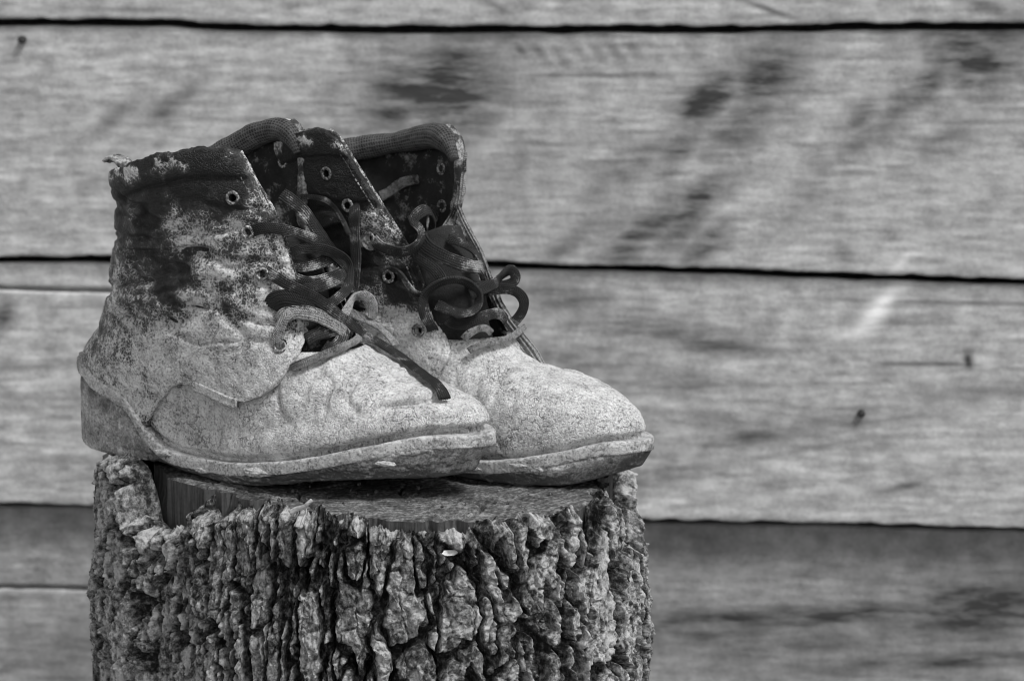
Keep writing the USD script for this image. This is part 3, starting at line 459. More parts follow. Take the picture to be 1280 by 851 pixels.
class Boot:
    def __init__(s, near_lateral, ztop, zbot, height, near_poly, far_poly, shaft, h=H0):
        s.h = h; s.ztop, s.zbot = PchipInterpolator(*np.array(ztop).T), PchipInterpolator(*np.array(zbot).T)
        s.x = np.arange(-.024, .346, h); s.y = np.arange(-.072, .072, h); s.z = np.arange(-.020, .236, h)
        wn, wf = (LAT, MED) if near_lateral else (MED, LAT)
        xs = np.linspace(0, .320, 1500)
        b = np.r_[np.c_[xs, -PchipInterpolator(*np.array(wn).T)(xs)], np.c_[xs, PchipInterpolator(*np.array(wf).T)(xs)][::-1]]
        s.d2 = poly_sdf(b, s.x, s.y).astype(np.float32)             # sole outline
        X, Y, Z = s.x[:, None, None], s.y[None, :, None], s.z[None, None, :]
        zt = s.ztop(np.clip(s.x, 0, .32))[:, None, None]; Hx = PchipInterpolator(*np.array(height).T)(np.clip(s.x, 0, .33))[:, None, None]
        i = -(s.d2[:, :, None] + 0.0034 + 0.0042 * smooth(-X, -.075, -.02))
        q = np.clip(1 - i / (0.045 - 0.008 * smooth(X, .20, .27)), 0, 3); sz = np.clip((Z - zt) / (Hx - zt), 0, 3)
        f1 = ((q ** 3.0 + sz ** 2.5) ** (1 / 2.7) - 1) * 0.045
        sh = np.array(shaft)                                          # z, x back, x front, half width
        xb, xf, bw = (PchipInterpolator(sh[:, 0], sh[:, k])(np.clip(s.z, sh[0, 0], sh[-1, 0]))[None, None, :] for k in (1, 2, 3))
        xc, a = (xb + xf) / 2, (xf - xb) / 2
        f2 = ((np.abs((X - xc) / a) ** 2.3 + np.abs(Y / bw) ** 2.3) ** (1 / 2.3) - 1) * 0.045
        D = smin(f1, f2, 0.016).astype(np.float32)
        gx, gy, gz = np.gradient(D, h); g = np.sqrt(gx * gx + gy * gy + gz * gz)
        s.D = D / np.clip(g, 0.25, 4); del gx, gy, gz, g
        s.near = poly_sdf(np.array(near_poly), s.x, s.z).astype(np.float32); s.far = poly_sdf(np.array(far_poly), s.x, s.z).astype(np.float32)
    def at(s, f, p):                                        # field f at points p
        c = (np.asarray(p) - [s.x[0], s.y[0], s.z[0]]) / s.h
        return map_coordinates(f, c.T, order=1, mode='nearest')
    def normal(s, p):
        p = np.asarray(p, float); e = 0.0022
        n = np.stack([s.at(s.D, p + e * np.eye(3)[k]) - s.at(s.D, p - e * np.eye(3)[k]) for k in range(3)], -1)
        return n / np.maximum(np.linalg.norm(n, axis=-1, keepdims=True), 1e-9)
    def nets(s, val):
        w = np.argwhere(val < 0); lo, hi = np.maximum(w.min(0) - 2, 0), w.max(0) + 3
        return surface_nets(val[lo[0]:hi[0], lo[1]:hi[1], lo[2]:hi[2]], np.array([s.x[lo[0]], s.y[lo[1]], s.z[lo[2]]]), s.h)
    def side(s, near, far): return np.where(s.y[None, :, None] < 0, near[:, None, :], far[:, None, :])

def torus(c, n, R, r, squash=1.0, m=28, k=10):
    n = n / np.linalg.norm(n); u = np.cross(n, [0.3, 0.1, 0.95]); u /= np.linalg.norm(u); w = np.cross(n, u)
    A, B = np.meshgrid(np.linspace(0, 2 * np.pi, m, endpoint=False), np.linspace(0, 2 * np.pi, k, endpoint=False), indexing='ij')
    d = np.cos(A)[..., None] * u + np.sin(A)[..., None] * w
    V = c + d * (R + r * np.cos(B))[..., None] + n * (r * squash * np.sin(B))[..., None]
    i, j = np.meshgrid(np.arange(m), np.arange(k), indexing='ij')
    F = np.stack([i * k + j, ((i + 1) % m) * k + j, ((i + 1) % m) * k + (j + 1) % k, i * k + (j + 1) % k], -1).reshape(-1, 4)
    return V.reshape(-1, 3), F

def idw(p, tab, power=3.0):
    d = np.linalg.norm(p[:, None] - tab[None, :, :2], axis=2) + 1e-4
    w = d ** -power; return (w * tab[None, :, 2]).sum(1) / w.sum(1)

def rough(v, f, amp, freq, seed, octv=4):
    n = vnormals(v, f); return v + n * (amp * (fbm(v * freq, octv, seed) - 0.5))[:, None]

def tube(P, r, m=14):
    P = np.asarray(P, float); T = np.gradient(P, axis=0); T /= np.linalg.norm(T, axis=1, keepdims=True)
    u = np.cross(T, [0.02, 0.2, 1.0]); u /= np.linalg.norm(u, axis=1, keepdims=True); w = np.cross(T, u)
    a = np.linspace(0, 2 * np.pi, m, endpoint=False); r = np.broadcast_to(r, len(P))
    V = P[:, None] + (u[:, None] * np.cos(a)[None, :, None] + w[:, None] * np.sin(a)[None, :, None]) * r[:, None, None]
    n = len(P); i, j = np.meshgrid(np.arange(n - 1), np.arange(m), indexing='ij'); j2 = (j + 1) % m
    F = tris(np.stack([i * m + j, i * m + j2, (i + 1) * m + j2, (i + 1) * m + j], -1).reshape(-1, 4)); V = V.reshape(-1, 3); jj = np.arange(m)
    c0, c1 = len(V), len(V) + 1
    return np.vstack([V, P[0], P[-1]]), np.vstack([F, np.stack([np.full(m, c0), (jj + 1) % m, jj], 1), np.stack([np.full(m, c1), (n - 1) * m + jj, (n - 1) * m + (jj + 1) % m], 1)])

#@@DATA
NEAR1 = [(-.02, .02), (-.016, .10), (.0, .16), (.012, .1765), (.030, .1800), (.055, .1855), (.0735, .1888), (.1013, .1975), (.13, .2035), (.1422, .2048), (.1584, .2049), (.1640, .2025), (.1682, .1946), (.1735, .1823), (.1843, .1601), (.1936, .1281), (.1993, .1107), (.2029, .0985), (.2042, .089), (.2041, .0751), (.1961, .0605), (.185, .0525), (.1723, .0477), (.158, .0470), (.1419, .0519), (.1319, .0528), (.1157, .0548), (.106, .050), (.0978, .0418), (.0865, .0276), (.080, .0146), (.078, -.02), (0, -.02)]
FAR1 = [(-.02, .02), (-.016, .10), (.0, .16), (.012, .1765), (.030, .1800), (.055, .188), (.0853, .2008), (.108, .2125), (.1254, .2176), (.138, .2160), (.1465, .2095), (.1498, .2020), (.1507, .1821), (.1498, .166), (.1500, .155), (.158, .146), (.172, .136), (.192, .112), (.2029, .0985), (.2042, .089), (.2041, .0751), (.1961, .0605), (.1723, .0477), (.1319, .0525), (.1157, .0548), (.0978, .0418), (.0865, .0276), (.078, -.02), (0, -.02)]
SHAFT1 = [(.02, .012, .19, .028), (.048, .0135, .205, .033), (.061, .0185, .210, .037), (.094, .0315, .209, .042), (.143, .0460, .199, .046), (.170, .0505, .191, .049), (.185, .0490, .186, .051), (.205, .045, .181, .053), (.235, .041, .178, .054)]
Z1T = [(0, .0590), (.02, .0555), (.04, .0475), (.066, .0385), (.085, .0185), (.105, .0095), (.12, .0078), (.15, .0080), (.17, .0097), (.20, .0140), (.23, .0200), (.26, .0275), (.298, .0350), (.32, .0350)]
Z1B = [(0, 0.0085), (.012, .0045), (.03, .0015), (.085, 0.0005), (.12, -.004), (.15, -.0058), (.18, -.0045), (.20, -.001), (.23, .003), (.26, .006), (.30, .0095), (.32, .0160)]
HT1 = [(0, .072), (.04, .083), (.08, .115), (.14, .115), (.17, .103), (.20, .0865), (.237, .0715), (.267, .0635), (.29, .0590), (.33, .0560)]
NEAR2 = [(-.02, .02), (-.016, .10), (.0, .16), (.012, .185), (.030, .1905), (.055, .2020), (.0839, .2106), (.1007, .2136), (.1100, .2125), (.1170, .2080), (.124, .1987), (.1320, .1855), (.1411, .1708), (.153, .152), (.1651, .1317), (.173, .112), (.1794, .0917), (.1870, .0815), (.1905, .0735), (.1905, .0668), (.185, .055), (.17, .0465), (.13, .0518), (.110, .0475), (.100, .040), (.092, .027), (.085, -.02), (0, -.02)]
FAR2 = [(-.02, .02), (-.016, .10), (.0, .16), (.012, .183), (.030, .190), (.049, .1975), (.0896, .2052), (.1215, .2110), (.135, .2105), (.1465, .2050), (.1530, .1960), (.1540, .186), (.153, .1748), (.1480, .163), (.1460, .155), (.155, .142), (.172, .122), (.185, .102), (.194, .084), (.208, .066), (.206, .056), (.19, .05), (.168, .0465), (.13, .0518), (.110, .0475), (.092, .027), (.085, -.02), (0, -.02)]
SHAFT2 = [(.02, .012, .180, .028), (.048, .0125, .200, .033), (.061, .0160, .207, .037), (.094, .027, .206, .041), (.12, .034, .196, .0425), (.143, .0400, .184, .044), (.170, .0435, .173, .046), (.185, .0415, .169, .048), (.205, .037, .166, .050), (.235, .033, .165, .051)]
Z2T = [(0, .0590), (.02, .0555), (.04, .0475), (.066, .0385), (.085, .0185), (.105, .0085), (.15, .0050), (.20, .0060), (.232, .0085), (.277, .0170), (.303, .0235), (.32, .0245)]
Z2B = [(0, 0.0085), (.012, .0045), (.03, .0015), (.085, 0.0), (.12, -.005), (.15, -.0060), (.24, -.0060), (.277, -.0045), (.30, .0015), (.32, .0090)]
HT2 = [(0, .072), (.04, .083), (.08, .11), (.13, .105), (.16, .090), (.198, .071), (.22, .0645), (.245, .0600), (.275, .0555), (.30, .0520), (.33, .049)]
EYE1N = [(.1635, .1740), (.1718, .1528), (.1800, .1272), (.1938, .0833)]
EYE1F = [(.1316, .1906), (.150, .160), (.168, .125), (.190, .090)]
EYE2N = [(.1088, .1844), (.1235, .1642), (.1385, .1434), (.1519, .1196), (.1716, .0855)]
EYE2F = [(.1315, .1835), (.1333, .1584), (.156, .124), (.178, .090)]
MUD1 = np.array([(0.0725, 0.1818, -0.02), (0.1053, 0.1905, -0.02), (0.1499, 0.1968, 0.08), (0.1685, 0.1974, 0.18), (0.0784, 0.1591, 0.13), (0.1046, 0.1653, -0.02), (0.1368, 0.1766, 0.03), (0.1618, 0.175, -0.02), (0.1803, 0.1733, 0.5), (0.1237, 0.1561, 0.5), (0.1361, 0.1466, 0.55), (0.1614, 0.1528, 0.48), (0.1857, 0.1392, 0.55), (0.1484, 0.1322, 0.5), (0.0844, 0.139, 0.2), (0.1037, 0.1298, 0.2), (0.1229, 0.1258, 0.2), (0.1794, 0.1265, 0.5), (0.0705, 0.1178, 0.4), (0.0901, 0.1087, 0.4), (0.1098, 0.115, 0.2), (0.1352, 0.1064, 0.45), (0.1605, 0.113, 0.4), (0.167, 0.1233, 0.35), (0.1851, 0.1045, 0.56), (0.0696, 0.0868, 0.5), (0.0559, 0.0754, 0.42), (0.0894, 0.083, 0.6), (0.1347, 0.0861, 0.68), (0.1786, 0.0842, 0.76), (0.2029, 0.076, 0.76), (0.1018, 0.0582, 0.72), (0.1656, 0.0582, 0.76), (0.0688, 0.0608, 0.55), (0.0882, 0.0415, 0.5), (0.0811, 0.0253, 0.4), (0.1015, 0.0478, 0.75), (0.1201, 0.0134, 0.6), (0.1396, 0.0203, 0.85), (0.1651, 0.0329, 0.92), (0.2265, 0.0433, 1.01), (0.2752, 0.0552, 0.97), (0.3264, 0.0499, 0.75), (0.2388, 0.0739, 0.65), (0.2566, 0.0849, 0.8), (0.1961, 0.0306, 0.92), (0.2561, 0.041, 0.92), (0.3095, 0.0581, 0.83)])
MUD2 = np.array([(0.0942, 0.2106, 0.13), (0.0939, 0.1924, -0.07), (0.1265, 0.1781, -0.02), (0.1068, 0.1721, -0.07), (0.1342, 0.1412, 0.55), (0.1327, 0.15, 0.4), (0.1471, 0.1418, 0.5), (0.1196, 0.1416, -0.07), (0.134, 0.1255, -0.07), (0.1597, 0.1115, -0.02), (0.1387, 0.1012, 0.5), (0.1402, 0.0893, 0.75), (0.1596, 0.0907, 0.6), (0.1595, 0.075, 0.95), (0.1786, 0.0765, 1), (0.1191, 0.0998, 0.18), (0.1848, 0.0562, 0.7), (0.2098, 0.0635, 0.95), (0.2404, 0.0559, 1.05), (0.2821, 0.0496, 1), (0.3168, 0.0428, 0.9), (0.2221, 0.0235, 0.8), (0.2404, 0.0151, 0.55), (0.2704, 0.0232, 0.75), (0.3054, 0.0318, 0.85)])
LACES1 = [
    {'p': [(.1699, -.0400, .1523), (.1759, -.0413, .1542), (.1820, -.0388, .1557), (.1923, -.0297, .1540), (.2007, -.0172, .1485), (.2038, -.0055, .1422), (.2044, .0090, .1329), (.2007, .0273, .1209)],
     'w': [(-.32, -.14, .94), (-.26, -.11, .96), (-.04, .07, 1.00), (.06, .27, .96), (.04, .42, .91), (-.01, .51, .86), (-.11, .53, .84), (-.24, .50, .83)], 'hw': 0.0034, 'mud': 0.25},
    {'p': [(.1927, -.0248, .1398), (.1985, -.0210, .1422), (.2039, -.0117, .1417), (.2059, .0051, .1364), (.2033, .0192, .1279), (.2072, .0144, .1189), (.2123, -.0009, .1126), (.2110, -.0103, .1085), (.2063, -.0191, .1056)],
     'w': [(-.31, -.14, .94), (-.19, .01, .98), (.13, .13, .98), (.51, .19, .84), (.72, .57, .39), (.90, .38, -.21), (.87, .10, -.48), (.72, -.00, -.70), (.34, .12, -.93)], 'hw': 0.0033, 'mud': 0.2},
    {'p': [(.1786, -.0166, .1749), (.1861, -.0135, .1695), (.1916, -.0103, .1635), (.1984, -.0063, .1520), (.2017, .0017, .1410), (.2023, .0110, .1301)],
     'w': [(.30, .59, .75), (.28, .67, .69), (.30, .79, .54), (.22, .82, .53), (.10, .77, .63), (.01, .76, .65)], 'hw': 0.0042, 'mud': 0.2},
    {'p': [(.1906, -.0255, .1253), (.1999, -.0192, .1212), (.2052, -.0096, .1221), (.2033, .0130, .1234)],
     'w': [(.20, .30, .93), (-.01, .21, .98), (-.24, -.04, .97), (-.24, -.08, .97)], 'hw': 0.0038, 'mud': 0.15},
    {'p': [(.1937, -.0267, .1151), (.2034, -.0182, .1178), (.2073, -.0040, .1207), (.2034, .0147, .1248)],
     'w': [(-.23, -.05, .97), (-.26, -.08, .96), (-.29, -.20, .94), (-.24, -.26, .94)], 'hw': 0.0036, 'mud': 0.22},
    {'p': [(.1888, -.0246, .1326), (.1968, -.0189, .1310), (.2012, -.0081, .1328), (.2009, .0097, .1342)],
     'w': [(.06, .19, .98), (-.13, .09, .99), (-.26, -.07, .96), (-.25, -.08, .96)], 'hw': 0.0036, 'mud': 0.12},
    {'p': [(.1784, -.0363, .1296), (.1857, -.0372, .1271), (.1966, -.0338, .1204), (.2082, -.0257, .1134), (.2174, -.0134, .1022), (.2234, .0153, .0843), (.2465, .0167, .0726), (.2768, -.0032, .0660), (.2922, -.0118, .0610), (.2986, -.0165, .0563)],
     'w': [(.34, .24, .91), (.39, .31, .87), (.34, .37, .87), (.26, .49, .84), (.01, .58, .82), (-.43, .81, .40), (.33, .95, .00), (.54, .84, .07), (.57, .80, .18), (.65, .74, .16)], 'hw': 0.0037, 'mud': 0.26},
    {'p': [(.2148, -.0038, .0980), (.2145, .0011, .1025), (.2130, .0076, .1063), (.2116, .0176, .1097), (.2169, .0205, .1092), (.2199, .0224, .1026), (.2183, .0228, .0953)],
     'w': [(-.44, -.62, .64), (-.35, -.59, .73), (.02, -.43, .90), (.49, -.03, .87), (.72, .59, .37), (.77, .54, .35), (.49, .78, .38)], 'hw': 0.0032, 'mud': 0.85},
    {'p': [(.2137, .0047, .1021), (.2120, .0194, .0963), (.2181, .0230, .0927), (.2272, .0249, .0870), (.2362, .0241, .0791)],
     'w': [(-.19, .34, .92), (-.38, .49, .79), (-.24, .95, .18), (-.06, 1.00, -.01), (.10, 1.00, .01)], 'hw': 0.0032, 'mud': 0.85},
    {'p': [(.1848, -.0380, .1068), (.1907, -.0376, .1120), (.2016, -.0326, .1117), (.2110, -.0222, .1057), (.2166, -.0097, .0978), (.2180, .0019, .0915)],
     'w': [(-.64, -.25, .73), (-.27, -.04, .96), (.10, .26, .96), (.11, .46, .88), (-.08, .52, .85), (-.28, .48, .83)], 'hw': 0.0055, 'mud': 0.15},
    {'p': [(.1916, -.0375, .0982), (.1970, -.0365, .1034), (.2056, -.0315, .1044), (.2129, -.0232, .1010), (.2175, -.0146, .0954), (.2205, -.0068, .0877)],
     'w': [(-.65, -.23, .72), (-.38, -.07, .92), (-.04, .23, .97), (.04, .45, .89), (-.00, .63, .77), (-.13, .72, .68)], 'hw': 0.0045, 'mud': 0.68},
    {'p': [(.1991, -.0360, .1045), (.1968, -.0395, .1007), (.1936, -.0411, .0937), (.1925, -.0414, .0873), (.1927, -.0394, .0811)],
     'w': [(.64, .32, -.70), (.75, .36, -.56), (.86, .39, -.33), (.90, .43, -.00), (.88, .44, .17)], 'hw': 0.0032, 'mud': 0.9},
    {'p': [(.2050, -.0277, .0870), (.2126, -.0205, .0917), (.2186, -.0093, .0909), (.2207, -.0158, .0847), (.2155, -.0247, .0834)],
     'w': [(-.55, .04, .83), (-.41, .11, .91), (.05, .81, .59), (.70, .19, -.69), (.55, -.20, -.81)], 'hw': 0.0042, 'mud': 0.3},
    {'p': [(.2049, -.0429, .0710), (.2121, -.0410, .0747), (.2173, -.0357, .0774), (.2219, -.0278, .0803), (.2246, -.0162, .0826), (.2218, .0035, .0851)],
     'w': [(-.50, .22, .84), (-.55, .23, .80), (-.65, .18, .74), (-.72, .09, .69), (-.73, -.11, .68), (-.65, -.19, .74)], 'hw': 0.0024, 'ht': 0.002, 'mud': 0.8},
    {'p': [(.1844, -.0044, .1733), (.1886, .0076, .1717), (.1887, .0239, .1656), (.1900, .0325, .1558), (.1948, .0325, .1468)],
     'w': [(-.17, .19, .97), (-.17, .28, .94), (-.19, .54, .82), (-.22, .91, .34), (-.14, .99, -.07)], 'hw': 0.0016, 'ht': 0.0012, 'mud': 0.3}]
LACES2 = [
    {'p': [(.1264, -.0462, .1651), (.1294, -.0501, .1619), (.1294, -.0503, .1480), (.1304, -.0501, .1320), (.1296, -.0502, .1190), (.1280, -.0507, .1081)],
     'w': [(.85, .26, .46), (.95, .29, .09), (.96, .27, .03), (.97, .25, .01), (.97, .24, -.10), (.96, .22, -.16)], 'hw': 0.0036, 'mud': 0.25},
    {'p': [(.1403, -.0434, .1434), (.1464, -.0465, .1398), (.1541, -.0465, .1372), (.1636, -.0456, .1361), (.1711, -.0429, .1388), (.1745, -.0397, .1449), (.1730, -.0384, .1508), (.1678, -.0382, .1562), (.1686, -.0341, .1600), (.1677, -.0215, .1612), (.1310, .0360, .1584)],
     'w': [(.57, .23, .79), (.44, .20, .88), (.20, .14, .97), (.09, -.34, .94), (-.03, -.75, .67), (.10, -.95, .29), (-.08, -.99, -.13), (-.54, -.84, -.04), (-.51, -.25, .83), (-.45, -.22, .87), (-.02, .04, 1.00)], 'hw': 0.0036, 'mud': 0.3},
    {'p': [(.1495, -.0423, .1226), (.1546, -.0439, .1246), (.1613, -.0443, .1220), (.1692, -.0423, .1120), (.1779, -.0386, .1091)],
     'w': [(-.39, -.11, .91), (.24, -.40, .88), (.71, -.37, .60), (.62, -.04, .78), (.22, .22, .95)], 'hw': 0.002, 'mud': 0.3},
    {'p': [(.1795, -.0341, .0856), (.1804, -.0388, .0908), (.1790, -.0429, .0983), (.1790, -.0436, .1056), (.1835, -.0419, .1134), (.1906, -.0378, .1181), (.1975, -.0318, .1189), (.2028, -.0253, .1156), (.2067, -.0219, .1084), (.2069, -.0240, .1014), (.2020, -.0286, .0979), (.1946, -.0331, .0989), (.1844, -.0363, .1026)],
     'w': [(-.88, -.43, -.23), (-.77, -.56, -.30), (-.56, -.81, -.18), (-.32, -.91, .25), (.02, -.86, .52), (.32, -.72, .62), (.54, -.49, .69), (.74, -.22, .63), (.93, -.09, .35), (.95, -.23, -.20), (.61, -.56, -.56), (.23, -.69, -.69), (.01, -.65, -.76)], 'hw': 0.0036, 'mud': 0.2},
    {'p': [(.1709, -.0347, .1463), (.1746, -.0356, .1405), (.1817, -.0333, .1355), (.1893, -.0290, .1315), (.1957, -.0221, .1277), (.2002, -.0107, .1249)],
     'w': [(.87, .29, .40), (.65, .39, .65), (.29, .48, .83), (.12, .46, .88), (-.09, .38, .92), (-.23, .32, .92)], 'hw': 0.0046, 'mud': 0.15},
    {'p': [(.2007, -.0115, .1235), (.1968, -.0050, .1284), (.1883, -.0036, .1361), (.1824, -.0068, .1402), (.1751, -.0108, .1427)],
     'w': [(-.21, -.79, .58), (.15, -.93, .34), (.23, -.96, -.16), (.09, -.70, -.71), (-.06, -.46, -.89)], 'hw': 0.0036, 'mud': 0.15},
    {'p': [(.1696, -.0382, .1332), (.1779, -.0367, .1284), (.1841, -.0340, .1224), (.1865, -.0330, .1153)],
     'w': [(.41, .36, .83), (.45, .44, .78), (.62, .55, .56), (.75, .58, .33)], 'hw': 0.0036, 'mud': 0.1},
    {'p': [(.2030, -.0255, .1095), (.2076, -.0179, .1127), (.2088, -.0070, .1153), (.2022, .0128, .1188), (.2065, .0157, .1214), (.2089, .0169, .1168), (.2047, .0137, .1126), (.2090, -.0126, .1107)],
     'w': [(-.43, -.11, .90), (-.44, -.14, .89), (-.20, -.32, .93), (.44, -.10, .89), (.66, .50, .56), (.81, .53, .25), (.89, .23, -.40), (.63, .03, -.78)], 'hw': 0.0034, 'mud': 0.2},
    {'p': [(.2090, -.0126, .1107), (.2057, .0123, .1097), (.2125, .0151, .1072), (.2171, .0149, .1013), (.2147, .0147, .0933), (.2099, .0134, .0878)],
     'w': [(-.23, -.08, .97), (.16, .21, .97), (.74, .60, .30), (.84, .53, .12), (.84, .54, .12), (.77, .62, .15)], 'hw': 0.0034, 'mud': 0.2},
    {'p': [(.1995, -.0278, .0807), (.2040, -.0253, .0854), (.2083, -.0190, .0876), (.2109, -.0136, .0841)],
     'w': [(-.62, -.26, .74), (-.46, -.21, .86), (-.09, .16, .98), (.06, .53, .85)], 'hw': 0.0024, 'mud': 0.7},
    {'p': [(.2035, -.0281, .0738), (.2106, -.0214, .0783), (.2151, -.0098, .0793), (.2131, .0087, .0802), (.2117, .0239, .0842)],
     'w': [(-.53, -.00, .85), (-.46, .02, .89), (-.47, -.02, .88), (-.45, -.17, .88), (-.38, -.27, .89)], 'hw': 0.0022, 'mud': 0.55},
    {'p': [(.1899, -.0318, .0938), (.1973, -.0290, .0905), (.2053, -.0227, .0929), (.2099, -.0114, .0962), (.2101, .0039, .0904)],
     'w': [(.33, .23, .92), (.00, .09, 1.00), (-.23, -.15, .96), (-.08, .11, .99), (-.05, .35, .93)], 'hw': 0.0036, 'mud': 0.25},
    {'p': [(.0836, .0381, .1633), (.0904, .0401, .1673), (.0979, .0411, .1719), (.1054, .0419, .1743), (.1121, .0420, .1757)],
     'w': [(-.50, -.04, .87), (-.52, .01, .86), (-.43, .08, .90), (-.26, .13, .96), (-.19, .13, .97)], 'hw': 0.0034, 'ht': 0.0016, 'mud': 0.62},
    {'p': [(.1532, .0300, .1598), (.1623, .0290, .1454), (.1720, .0280, .1321), (.1785, .0270, .1203), (.1849, .0260, .1065), (.1945, .0250, .0903)],
     'w': [(.72, .55, .42), (.71, .55, .44), (.72, .55, .42), (.75, .56, .34), (.74, .56, .36), (.73, .56, .40)], 'hw': 0.0024, 'ht': 0.0022, 'mud': 0.55, 'ribs': 3},
    {'p': [(.1862, .0260, .1034), (.1958, .0250, .0893), (.2079, .0240, .0776), (.2173, .0230, .0689), (.2267, .0220, .0572)],
     'w': [(.71, .55, .44), (.67, .53, .52), (.62, .51, .60), (.65, .52, .55), (.68, .54, .50)], 'hw': 0.0036, 'ht': 0.003, 'mud': 0.75, 'ribs': 3},
    {'p': [(.1557, .0340, .1958), (.1543, .0340, .1772), (.1517, .0330, .1595), (.1480, .0280, .1479), (.1459, .0200, .1399)],
     'w': [(1.00, -.09, -.01), (1.00, -.09, -.04), (.98, -.11, -.17), (.91, -.01, -.41), (.68, .42, -.60)], 'hw': 0.003, 'ht': 0.0018, 'mud': 0.6, 'ribs': 3}]
#@@ENDDATA

def make_boot(name, label, loc, yaw, B, near_poly, far_poly, eyes, mud_tab, laces, seed, clods=()):
    t = thing(name, label, 'boot', loc, -yaw, 'pair of muddy lace-up work boots')
    X, Y, Z = B.x[:, None, None], B.y[None, :, None], B.z[None, None, :]
    zt = B.ztop(np.clip(B.x, 0, .32)).astype(np.float32)[:, None, None]; zb = B.zbot(np.clip(B.x, 0, .32)).astype(np.float32)[:, None, None]
    d2 = B.d2[:, :, None]; mask = B.side(B.near, B.far); D = B.D
    def mud(v, base=None):
        m = idw(v[:, [0, 2]], mud_tab) if base is None else np.full(len(v), base)
        return m + 0.35 * (fbm(v * 55, 3, seed + 3) - 0.5)
    # quarters: the shaft and heel part, padded along the collar
    top = np.where(True, mask, mask)
    zc = np.interp(B.x, *np.array([p for p in near_poly if p[1] > .16 and p[0] < .17 and p[0] > .001]).T[:, :9]) if False else None
    def collar_z(poly):
        p = np.array(poly); k = int(np.argmax(p[:, 1] - 0.35 * np.maximum(p[:, 0] - .14, 0))); q = p[2:k + 1]; q = q[np.argsort(q[:, 0])]
        return np.interp(B.x, q[:, 0], q[:, 1])
    cz = B.side(np.repeat(collar_z(near_poly)[:, None], len(B.z), 1), np.repeat(collar_z(far_poly)[:, None], len(B.z), 1))
    below = cz - Z                                                                # depth below the collar's top
    puff = 0.0022 * np.clip(1 - ((below - .0085) / .0095) ** 2, 0, 1) ** 0.6
    fold = np.zeros((1, 1, 1))
    outer = (0.0046 + puff - 0.0012 * np.exp(-((below - .0195) / .0012) ** 2)).astype(np.float32)
    edge_r = np.where(below > .01, 0.0, 0.0)
    q = np.maximum(np.maximum(D - outer, -(D + 0.0006)), np.maximum(mask, zt - 0.004 - Z))
    sm = smin(-q, -(mask + 0.0), 0.0) if False else q
    for (ex, ez), sd in [(e, -1) for e in eyes[0]] + [(e, 1) for e in eyes[1]]:
        hole = np.maximum(np.hypot(X - ex, Z - ez) - 0.0026, -sd * Y)
        q = np.maximum(q, -hole)
    v, f = B.nets(q)
    # ankle creases and a general unevenness
    dcz = B.at(below.astype(np.float32), v); v[:, 2] += .0040 * (fbm(v * np.array([160, 160, 20]), 3, seed + 40) - .5) * smooth(-dcz, -.010, -.002)   # the worn collar edge
    n = vnormals(v, f); x, z = v[:, 0], v[:, 2]; outside = smooth(B.at(D, v), 0.0006, 0.002)
    def crease(x0, z0, x1, z1, depth, w):
        dx, dz = x1 - x0, z1 - z0; L = math.hypot(dx, dz); u = ((x - x0) * dx + (z - z0) * dz) / L; q_ = ((x - x0) * -dz + (z - z0) * dx) / L + .004 * np.sin(u * 70 + seed)
        return -depth * np.exp(-(q_ / w) ** 2) * smooth(u, -.02, .03) * smooth(L - u, -.02, .035)
    disp = crease(.070, .116, .160, .140, .0030, .010) + crease(.085, .092, .150, .108, .0032, .006) + crease(.07, .142, .13, .150, .0022, .006) + crease(.06, .075, .12, .070, .0018, .006) - crease(.075, .105, .155, .122, .0034, .008)
    rg = 1 - np.abs(2 * fbm(v * np.array([22, 10, 55]) + seed, 3, seed + 50) - 1); disp = disp - .0030 * smooth(rg, .80, .98) * smooth(z, .07, .10) * smooth(-z, -.185, -.160)
    disp += 0.0038 * (fbm(v * 30, 2, seed) - .5) + 0.0008 * (fbm(v * 260, 3, seed + 1) - .5)
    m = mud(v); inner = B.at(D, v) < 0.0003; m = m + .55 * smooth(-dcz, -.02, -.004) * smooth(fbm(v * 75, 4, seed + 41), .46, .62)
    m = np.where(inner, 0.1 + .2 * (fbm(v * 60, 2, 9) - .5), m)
    disp += 0.0006 * smooth(m, .5, .9) * smooth(fbm(v * 170, 4, seed + 8), .42, .62)
    v = v + n * (disp * np.where(outside > 0, outside, 0))[:, None]
    near_f = v[f][:, :, 1].mean(1) < 0
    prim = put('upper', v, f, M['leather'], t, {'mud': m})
    # vamp and toe cap
    vm = np.maximum(np.maximum(D - 0.0006, -(D + 0.0020)), np.maximum(-(mask + 0.016), zt - 0.004 - Z))
    cutx = np.where(Y < 0, 0, 0)
    throat = (Z - (0.098 - 0.25 * np.maximum(X - .2, 0))) if False else np.maximum(.07 - X, Z - .0795)
    vm = np.maximum(vm, throat)
    v, f = B.nets(vm); n = vnormals(v, f)
    x, z = v[:, 0], v[:, 2]; m = mud(v)
    disp = 0.0042 * (fbm(v * 26, 2, seed + 4) - .5) + 0.0007 * (fbm(v * 300, 4, seed + 5) - .5) + 0.0009 * 0.4 * smooth(fbm(v * 120, 4, seed + 6), .50, .60)
    for k, (xx, dep) in enumerate(((.212, .0022), (.226, .0026), (.241, .0016))):            # flex creases across the vamp
        disp -= (.35 * dep) * np.exp(-((x - xx - .25 * np.abs(v[:, 1]) * .4 - .006 * (fbm(v * 40, 2, k) - .5)) / .0028) ** 2) * smooth(z, .02, .05)
    rg = 1 - np.abs(2 * fbm(v * np.array([42, 14, 26]) + seed, 3, seed + 51) - 1); disp -= (.0017 if seed == 100 else .0008) * smooth(rg, .82, .98) * smooth(x, .17, .20) * smooth(-x, -.285, -.25) * smooth(z, .028, .045)
    low = z - B.ztop(np.clip(x, 0, .32))
